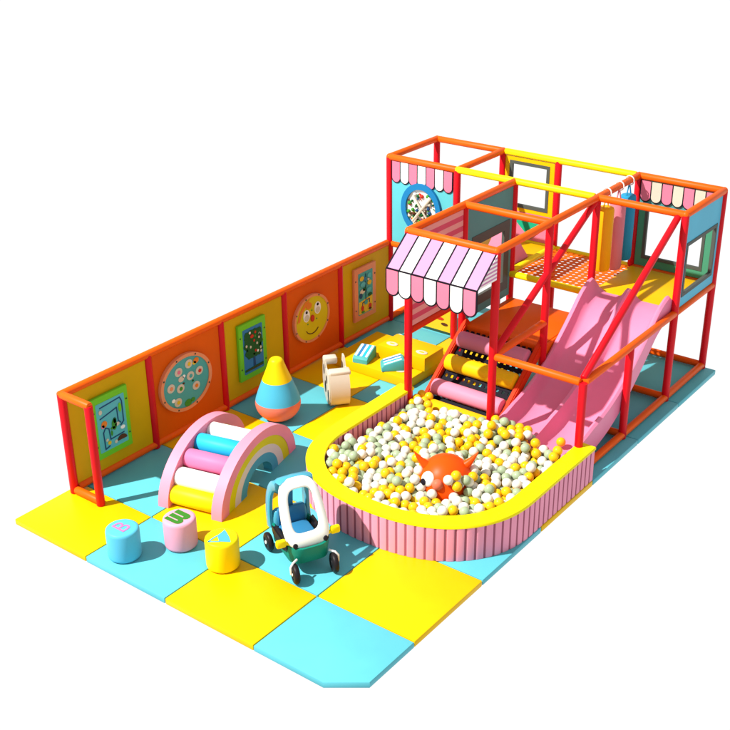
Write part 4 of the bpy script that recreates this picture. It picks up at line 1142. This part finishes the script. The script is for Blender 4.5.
def wedge(x, y, zz, rz, label):
    t = thing('stripe_wedge', label, 'wedge toy', (x, y, zz), rz, 'striped teal wedges on the steps')
    mb = MB()
    prof_ = [(-.13, 0), (.13, 0), (.13, .13), (.10, .14), (-.10, .08), (-.13, .05)]
    mb.prism(TEA, prof_, ((-.095, 0, 0), (0, 1, 0), (0, 0, 1)), .19, bev=.010); mb.obj('wedge_body', t)
    mb = MB()
    a = Vector((0, -.10, .083)); b = Vector((0, .10, .143))
    for xx, m_ in ((-.065, WHT), (-.033, MBL), (.0, WHT), (.033, SKY), (.066, WHT)):
        q0 = a+Vector((xx-.014, 0, 0)); q1 = a+Vector((xx+.014, 0, 0)); q2 = b+Vector((xx+.014, 0, 0)); q3 = b+Vector((xx-.014, 0, 0))
        quad_slab(mb, m_, q0, q1, q2, q3, Vector((0, 0, -.006)))
    mb.obj('stripes', t, smooth=False)
wedge(.60, 3.80, .122, R(12), 'teal foam wedge with white stripes on the left half of the step block')
wedge(1.00, 3.80, .122, R(-48), 'teal striped foam wedge turned sideways on the right half of the step block')
mb = MB(); mb.prism(TEA, [(0, 0), (.22, 0), (.22, .14)], ((.36, 4.72, 0.002), (1, 0, 0), (0, 0, 1)), -.12 if False else .12)
mb.prism(WHT, ell(.17, .10, .04, .03, 14), ((.36, 4.602, 0.002), (1, 0, 0), (0, 0, 1)), .006)
tag(mb.obj('small_wedge'), 'small teal and white wedge toy on the floor behind the step block', 'wedge toy')

# ------------------------------------------------------------ toy car
CAR = thing('toy_car', 'ride-on toy car with white front, light blue roof, green body and yellow mirrors', 'toy car', (2.481, .464, 0), R(-26.6))
# local: +x = forward, +y = towards the pit
def loft(mb, m, secs, close=True):
    kx = mb.mi(m); rows_ = [[mb.bm.verts.new(p) for p in s_] for s_ in secs]
    n_ = len(rows_[0])
    for i in range(len(rows_)-1):
        for j in range(n_):
            mb.bm.faces.new((rows_[i][j], rows_[i][(j+1) % n_], rows_[i+1][(j+1) % n_], rows_[i+1][j])).material_index = kx
    if close:
        mb.bm.faces.new(rows_[0][::-1]).material_index = kx; mb.bm.faces.new(rows_[-1]).material_index = kx
def rr_sec(cx, cy, hx, hy, r, z, n=6):
    return [Vector((p[0], p[1], z)) for p in rrect(cx-hx, cy-hy, cx+hx, cy+hy, r, n)]
mb = MB()
loft(mb, CTL, [rr_sec(-.035, 0, .235, .16, .09, .115), rr_sec(-.035, 0, .262, .178, .10, .135), rr_sec(-.035, 0, .272, .180, .11, .20), rr_sec(-.035, 0, .280, .190, .12, .25),
               rr_sec(-.035, 0, .278, .186, .12, .285), rr_sec(-.035, 0, .262, .165, .11, .288), rr_sec(-.035, 0, .255, .155, .10, .19)])
mb.obj('lower_body', CAR, ang=45)
for s_ in (-1, 1):   # dark door cut-outs, following the side of the body
    mb = MB(); kx = mb.mi(CBK); n_ = 14; top_, bot_ = [], []
    for i in range(n_+1):
        t = i/n_; x = -.20+.34*t
        top_.append((x, .296-.01*math.sin(math.pi*t))); bot_.append((x, .250-.06*math.sin(math.pi*t)**.6))
    mb.prism(CBK, bot_+top_[::-1], ((0, s_*.191+.006, 0), (1, 0, 0), (0, 0, 1)), .012+.0, bev=.003)
    mb.box(CBK, (-.18, s_*.168-.018, .20), (.12, s_*.168+.018, .305), bev=.012)
    mb.obj('door_panel', CAR)
# white front shell: nose and windscreen surround in one leaning piece
FD = Vector((-.472, 0, .881)); FO = Vector((.235, 0, .275))
WS = [(-.01, .180), (.03, .200), (.08, .206), (.20, .202), (.33, .196), (.45, .186), (.55, .176), (.62, .165)]
def wat(s_):
    for i in range(len(WS)-1):
        if s_ <= WS[i+1][0]:
            f = (s_-WS[i][0])/(WS[i+1][0]-WS[i][0]); return WS[i][1]+(WS[i+1][1]-WS[i][1])*max(0, f)
    return WS[-1][1]
def sup(a, p): 
    c, q = math.cos(a), math.sin(a)
    return math.copysign(abs(c)**p, c), math.copysign(abs(q)**p, q)
NO = 64; outl, inl_ = [], []
for i in range(NO):
    a = 2*math.pi*(i+.5)/NO
    cx_, sy_ = sup(a, .55)
    ss = .305+.310*sy_; outl.append((cx_*wat(ss), ss))
    cx_, sy_ = sup(a, .50)
    ss = .325+.190*sy_; inl_.append((cx_*(.134-.05*(ss-.13)), ss))
mb = MB(); kx = mb.mi(CWH)
nrm_ = Vector((0, 1, 0)).cross(FD).normalized()
def P3_(p, d):
    curve = -.32*p[0]**2*1.6 - .05*max(0, (p[1]-.45)/.15)**2*.6 - .04*max(0, (.07-p[1])/.08)**2
    return FO + Vector((0, p[0], 0)) + FD*p[1] + nrm_*(curve+d)
def lerp2(f): return [(o_[0]+(i_[0]-o_[0])*f, o_[1]+(i_[1]-o_[1])*f) for o_, i_ in zip(outl, inl_)]
loops = [[mb.bm.verts.new(P3_(p, d)) for p in lerp2(f)] for f, d in ((.0, -.055), (.0, -.016), (.05, -.004), (.16, .0), (.5, .003), (.86, .0), (.96, -.005), (1., -.018), (1., -.05), (.5, -.055))]
for q in range(len(loops)):
    A_, B_ = loops[q], loops[(q+1) % len(loops)]
    for i in range(NO): mb.bm.faces.new((A_[i], A_[(i+1) % NO], B_[(i+1) % NO], B_[i])).material_index = kx
mb.obj('front_shell', CAR, ang=60)
for s_ in (-1, 1):
    c_ = P3_((s_*.140, .045), .003)
    MB().ball(CBK, c_, .023, 18, 12, (1, 1, .35), nrm_.to_track_quat('Z', 'Y').to_matrix()).obj('headlight', CAR)
# light blue roof arch: side bands rising from the tail, joined over the top
mb = MB()
pth = catmull([(-.285, .24), (-.300, .34), (-.302, .46), (-.288, .57), (-.25, .650), (-.20, .700), (-.155, .722), (-.125, .728)], 4)
for s_ in (-1, 1):
    secs = []
    for i, (x, z_) in enumerate(pth):
        f = max(0, (z_-.30)/.50); yc = .176-.030*f*f
        a_ = pth[max(0, i-1)]; b_ = pth[min(len(pth)-1, i+1)]
        d = Vector((b_[0]-a_[0], 0, b_[1]-a_[1])).normalized(); nn = Vector((-d.z, 0, d.x)); w_ = .046
        hh = .022
        secs.append([Vector((x, s_*yc, z_))+nn*aa+Vector((0, bb, 0)) for aa, bb in ((-w_*.7, -hh), (-w_, -hh*.6), (-w_, hh*.6), (-w_*.7, hh), (w_*.5, hh), (w_*.8, hh*.6), (w_*.8, -hh*.6), (w_*.5, -hh))])
    loft(mb, CBL, secs)
secs = []
for x, z_, hy in ((-.080, .788, .150), (-.12, .795, .168), (-.18, .778, .172), (-.235, .722, .172), (-.270, .650, .172)):
    secs.append([Vector((x, -hy, z_-.03)), Vector((x, -hy*.75, z_-.006)), Vector((x, 0, z_)), Vector((x, hy*.75, z_-.006)), Vector((x, hy, z_-.03)), Vector((x, hy*.7, z_-.042)), Vector((x, -hy*.7, z_-.042))])
loft(mb, CBL, secs)
mb.obj('roof', CAR, ang=55)
mb = MB()
secs = [[Vector((x, -.035, z_)), Vector((x, .035, z_)), Vector((x+.03, .035, z_)), Vector((x+.03, -.035, z_))] for x, z_ in ((-.285, .28), (-.292, .45), (-.28, .58), (-.25, .67))]
loft(mb, CSE, secs); mb.obj('rear_post', CAR)
mb = MB(); loft(mb, CBL, [rr_sec(-.265, 0, .05, .165, .045, .26), rr_sec(-.268, 0, .045, .160, .04, .33), rr_sec(-.27, 0, .038, .15, .035, .385), rr_sec(-.27, 0, .028, .135, .026, .40)])
mb.obj('rear_panel', CAR, ang=50)
mb = MB()
mb.box(CSE, (-.21, -.135, .235), (.0, .135, .275), bev=.018)
mb.box(CSE, (-.245, -.13, .25), (-.205, .13, .43), bev=.018)
mb.obj('seat', CAR)
for s_ in (-1, 1):
    mb = MB(); mb.box(SYE, (.125, s_*.250-.045, .300), (.175, s_*.250+.045, .372), bev=.018)
    mb.tube(SYE, (.15, s_*.16, .31), (.15, s_*.22, .33), .015, 10)
    mb.obj('mirror', CAR)
for (x_, s_, r_, w_) in ((.276, -1, .090, .052), (.276, 1, .090, .052), (-.276, -1, .086, .05), (-.276, 1, .086, .05)):
    yy = s_*(.180 if x_ > 0 else .205)
    wh = bpy.data.objects.new('wheel', None); COL.objects.link(wh); wh.parent = CAR; wh.location = (x_, yy, r_)
    wh.rotation_euler = (0, 0, R(-8) if x_ > 0 else 0)
    rot = Matrix.Rotation(R(90), 3, 'X')
    pr_ = [(r_*.55, -w_/2), (r_*.80, -w_/2), (r_*.94, -w_*.36), (r_, -w_*.12), (r_, w_*.12), (r_*.94, w_*.36), (r_*.80, w_/2), (r_*.55, w_/2), (r_*.55, -w_/2)]
    MB().lathe(CBK, pr_, 32, rot=rot).obj('tyre', wh)
    pr_ = [(0, -w_*.46), (r_*.25, -w_*.5), (r_*.30, -w_*.40), (r_*.56, -w_*.40), (r_*.56, w_*.40), (r_*.30, w_*.40), (r_*.25, w_*.5), (0, w_*.46)]
    MB().lathe(CBK, pr_, 24, rot=rot).obj('rim', wh)
    MB().ball(CWH, (0, s_*w_*.52, 0), r_*.20, 14, 10, (1, .5, 1)).obj('hub_cap', wh)
    if x_ > 0:
        MB().path(CMT, [Vector((0, s_*.036, 0)), Vector((0, s_*.038, .07)), Vector((-.012, s_*.015, .100)), Vector((-.05, -s_*.03, .105))], .010, 8).obj('fork', wh)

# ------------------------------------------------------------ boards on the play wall (plane x ~ .02, faces +x)
def bframe(y, z_): return ((0.014, y, z_), (0, 1, 0), (0, 0, 1))
def board(name, label, y, z_): return thing(name, label, 'activity board', (0.014, y, z_), 0)
FB = ((0, 0, 0), (0, 1, 0), (0, 0, 1))
def FBo(d): return ((d, 0, 0), (0, 1, 0), (0, 0, 1))
def stroke(mb, m, pts, w, d, h=.004):
    for i in range(len(pts)-1):
        a = Vector(pts[i]); b = Vector(pts[i+1]); t = (b-a).normalized(); nn = Vector((-t.y, t.x))*w/2; e = t*w*.4
        mb.prism(m, [tuple(a-nn-e), tuple(b-nn+e), tuple(b+nn+e), tuple(a+nn-e)], FBo(d+.0004*i), h)
def screws(mb, pts, d):
    for p in pts: mb.prism(SCR, ell(p[0], p[1], .010, .010, 10), FBo(d), .004)
def rect_board(label, y, z_, w, h, fm, inner, iw=.78, ih=.80):
    b = board('activity_board', label, y, z_)
    mb = MB(); mb.prism(fm, [(-w/2, -h/2), (w/2, -h/2), (w/2, h/2), (-w/2, h/2)], FBo(0), .038, bev=.004)
    screws(mb, [(s1*w*.45, s2*h*.28) for s1 in (-1, 1) for s2 in (-1, 1)], .037); mb.obj('frame_plate', b)
    mb = MB(); mb.prism(inner, rrect(-w*iw/2, -h*ih/2, w*iw/2, h*ih/2, .012), FBo(.036), .005)
    return b, mb
# 1 maze
b, mb = rect_board('green framed board with a dark blue winding track maze, nearest on the wall', .50, .555, .455, .66, GFR, PCY)
D = .041
stroke(mb, NAV, [(-.13, .215), (.12, .235), (.14, .19), (.14, -.03), (.10, -.06)], .011, D)
stroke(mb, NAV, [(-.14, .10), (-.02, .125), (.07, .145), (.075, .0), (.10, -.03)], .011, D)
stroke(mb, NAV, [(.13, -.15), (-.04, -.16), (-.05, -.04), (-.09, -.015), (-.12, -.06), (-.115, -.24), (-.06, -.225)], .011, D)
for (x, y, rx, ry, m_) in ((-.10, .03, .035, .035, AOR), (-.12, .01, .02, .02, SPK), (.02, -.02, .03, .06, MGR), (.03, .02, .02, .03, DGR), (.0, -.05, .03, .015, MGR), (.055, -.03, .03, .02, CRM), (.11, .13, .018, .05, GFR), (.12, -.09, .028, .02, WHT),
                        (-.06, -.19, .02, .02, AYE), (.02, -.21, .018, .018, CRM), (-.13, .17, .02, .025, CRM), (-.02, -.1, .012, .03, MGR), (-.085, -.15, .016, .016, CRM)):
    mb.prism(m_, ell(x, y, rx, ry, 14), FBo(D+.001), .005)
mb.prism(BRN, ell(.10, -.215, .06, .05, 14, 0, math.pi), FBo(D+.001), .006)
mb.obj('maze_picture', b, smooth=False)
# 2 circle with discs
b = board('activity_board', 'round salmon rimmed teal board with white picture discs, on the first orange panel', 1.515, .587)
mb = MB(); ring_prism(mb, SFR, ell(0, 0, .365, .315, 48), ell(0, 0, .325, .278, 48), FBo(0), .040)
screws(mb, [(.345*math.cos(R(a)), .297*math.sin(R(a))) for a in range(20, 380, 45)], .039); mb.obj('rim', b)
mb = MB(); mb.prism(TEA, ell(0, 0, .328, .281, 48), FBo(0), .030)
for i, (x, y) in enumerate(((-.10, .15), (.05, .19), (.19, .06), (.06, .05), (.13, -.09), (-.09, -.04), (-.22, .01), (-.14, -.18))):
    mb.prism(CRM, ell(x, y, .052, .048, 20), FBo(.030), .006)
    mb.prism([SPK, AYE, ARD, TEA, AOR, MGR, SFR, AYE][i], ell(x+.004, y-.002, .022, .022, 10), FBo(.0355), .004)
for (x, y, m_, s_) in ((.155, .19, AOR, .04), (.13, .17, AYE, .025), (-.07, .06, CRM, .04), (-.03, .08, WHT, .02), (.0, -.24, MGR, .05), (.07, -.23, MGR, .03), (-.20, -.14, WHT, .025), (-.04, .0, BRN, .014), (.09, -.02, DGR, .014)):
    mb.prism(m_, ell(x, y, s_, s_*.8, 12), FBo(.0302), .0045)
mb.obj('disc_picture', b, smooth=False)
# 3 tree board
b, mb = rect_board('bright green framed board with a dark green fruit tree picture, behind the pear tumbler', 2.525, .585, .43, .665, GFR, MBL, .72, .80)
mb.prism(NAV, [(-.012, -.20), (.025, -.20), (.014, -.05), (-.006, -.05)], FBo(D), .004)
random.seed(5)
for (x, y, r_) in ((0, .14, .10), (-.07, .08, .08), (.07, .08, .08), (-.05, -.02, .08), (.06, -.02, .08), (0, .05, .11), (-.08, .17, .06), (.09, .18, .05)):
    mb.prism(DGR, [(x+r_*(1+.12*math.sin(5*a+x*50))*math.cos(a), y+r_*(1+.12*math.cos(6*a))*math.sin(a)) for a in [2*math.pi*q/24 for q in range(24)]], FBo(D+.001+r_*.01), .003)
for q in range(16):
    x, y = random.uniform(-.12, .12), random.uniform(-.06, .22)
    mb.prism(random.choice([ARD, CRM, AOR, BRN, WHT, MGR]), ell(x, y, .014, .016, 10), FBo(D+.0052), .003)
mb.prism(ARD, ell(-.02, .16, .028, .020, 12), FBo(D+.0056), .003)
mb.prism(DGR, [(-.145, -.235), (.145, -.235), (.145, -.20), (-.145, -.21)], FBo(D), .005)
mb.prism(BRN, [(-.12, -.228), (.12, -.224), (.12, -.214), (-.12, -.218)], FBo(D+.004), .003)
mb.obj('tree_picture', b, smooth=False)
# 4 face
b = board('activity_board', 'round yellow smiling face board on the second orange panel', 3.535, .592)
mb = MB(); ring_prism(mb, SFR, ell(0, 0, .315, .292, 48), ell(0, 0, .285, .264, 48), FBo(0), .038)
screws(mb, [(.30*math.cos(R(a)), .278*math.sin(R(a))) for a in range(20, 380, 45)], .037); mb.obj('rim', b)
mb = MB(); mb.prism(FYE, ell(0, 0, .288, .267, 48), FBo(0), .032)
mb.prism(AOR, [(-.22, .02), (-.17, .12), (-.06, .21), (-.03, .25), (-.12, .23), (-.22, .13), (-.262, .02)], FBo(.032), .004)
mb.prism(AOR, ell(-.05, .17, .05, .04, 14), FBo(.0325), .004)
for x in (-.10, .10):
    y = .06 if x < 0 else .10
    mb.prism(WHT, ell(x, y, .055, .075, 20), FBo(.032), .006)
    mb.prism(CRM, ell(x, y-.025, .04, .04, 16), FBo(.0375), .002)
    mb.prism(BLK, ell(x, y+.045, .017, .017, 12), FBo(.038), .004)
mb.prism(ARD, ell(0, 0, .032, .042, 16), FBo(.032), .012)
stroke(mb, BRN, [(.0+.12*math.cos(R(a)), -.09+.10*math.sin(R(a))) for a in range(205, 345, 20)], .010, .0325)
for (x, y) in ((-.08, -.05), (.08, -.03), (.0, .10)): mb.prism(MGR, ell(x, y, .010, .010, 8), FBo(.032), .004)
mb.obj('face_picture', b, smooth=False)
# 5 salmon board
b, mb = rect_board('salmon framed board with teal and yellow branching pipes picture, last before the tower', 4.54, .585, .42, .68, SFR, TEA, .68, .80)
mb.prism(AYE, [(-.135, -.26), (.135, -.26), (.135, -.07), (-.135, -.10)], FBo(D), .002)
stroke(mb, NAV, [(0, .24), (0, -.10)], .012, D+.002)
stroke(mb, NAV, [(-.07, -.17), (-.065, -.12), (.065, -.10), (.07, -.15)], .010, D+.003)
for (x, y, rx, ry, m_) in ((-.08, .20, .04, .03, AYE), (.07, .20, .04, .035, PCY), (-.06, .12, .05, .03, PCY), (.07, .11, .04, .03, AYE), (-.07, .03, .05, .03, CRM), (.06, .02, .045, .03, PCY), (-.10, -.02, .03, .035, NAV), (-.03, .05, .035, .02, DGR),
                        (.08, -.05, .04, .02, DGR), (-.07, -.19, .025, .035, ARD), (.08, -.20, .03, .03, ARD), (-.06, -.24, .03, .015, MGR), (.08, -.235, .03, .015, BRN), (.0, -.13, .035, .03, TEA), (.05, .16, .02, .02, CRM), (-.02, .18, .02, .03, MBL)):
    mb.prism(m_, ell(x, y, rx, ry, 14), FBo(D+.004), .004)
mb.obj('pipe_picture', b, smooth=False)

# ------------------------------------------------------------ hanging bags
def bag(x, y, m, z0, z1, r, label):
    t = thing('hanging_bag', label, 'punch bag', (x, y, HT), 0, 'punch bags hanging from the orange rail')
    pr_ = [(0, z0-HT), (r-.03, z0-HT), (r-.008, z0-HT+.01), (r, z0-HT+.035), (r, z1-HT-.03), (r-.008, z1-HT-.008), (r-.03, z1-HT), (0, z1-HT)]
    MB().lathe(m, pr_, 28).obj('bag_body', t)
    mb = MB()
    pts = [Vector((0, 0, 0))+Vector((.052*math.cos(a), 0, .052*math.sin(a))) for a in [2*math.pi*q/18 for q in range(19)]]
    for q in range(18): mb.tube(WHT if m is not BAB else CMT, pts[q], pts[q+1], .007, 8)
    mb.obj('ring', t)
    mb = MB()
    for s_ in (-1, 1): mb.tube(m, Vector((0, s_*.01, -.05)), Vector((0, s_*r*.6, z1-HT)), .008, 8)
    mb.obj('strap', t)
bag(UR+.0, 5.33, BAM, 1.24, 1.97, .095, 'amber yellow hanging bag nearest the slide')
bag(UR+.0, 5.63, BAP, 1.16, 1.97, .090, 'rose pink hanging bag between the amber and blue ones')
bag(UR+.0, 5.88, BAB, 1.20, 1.97, .088, 'blue hanging bag at the back, beside the red corner post')
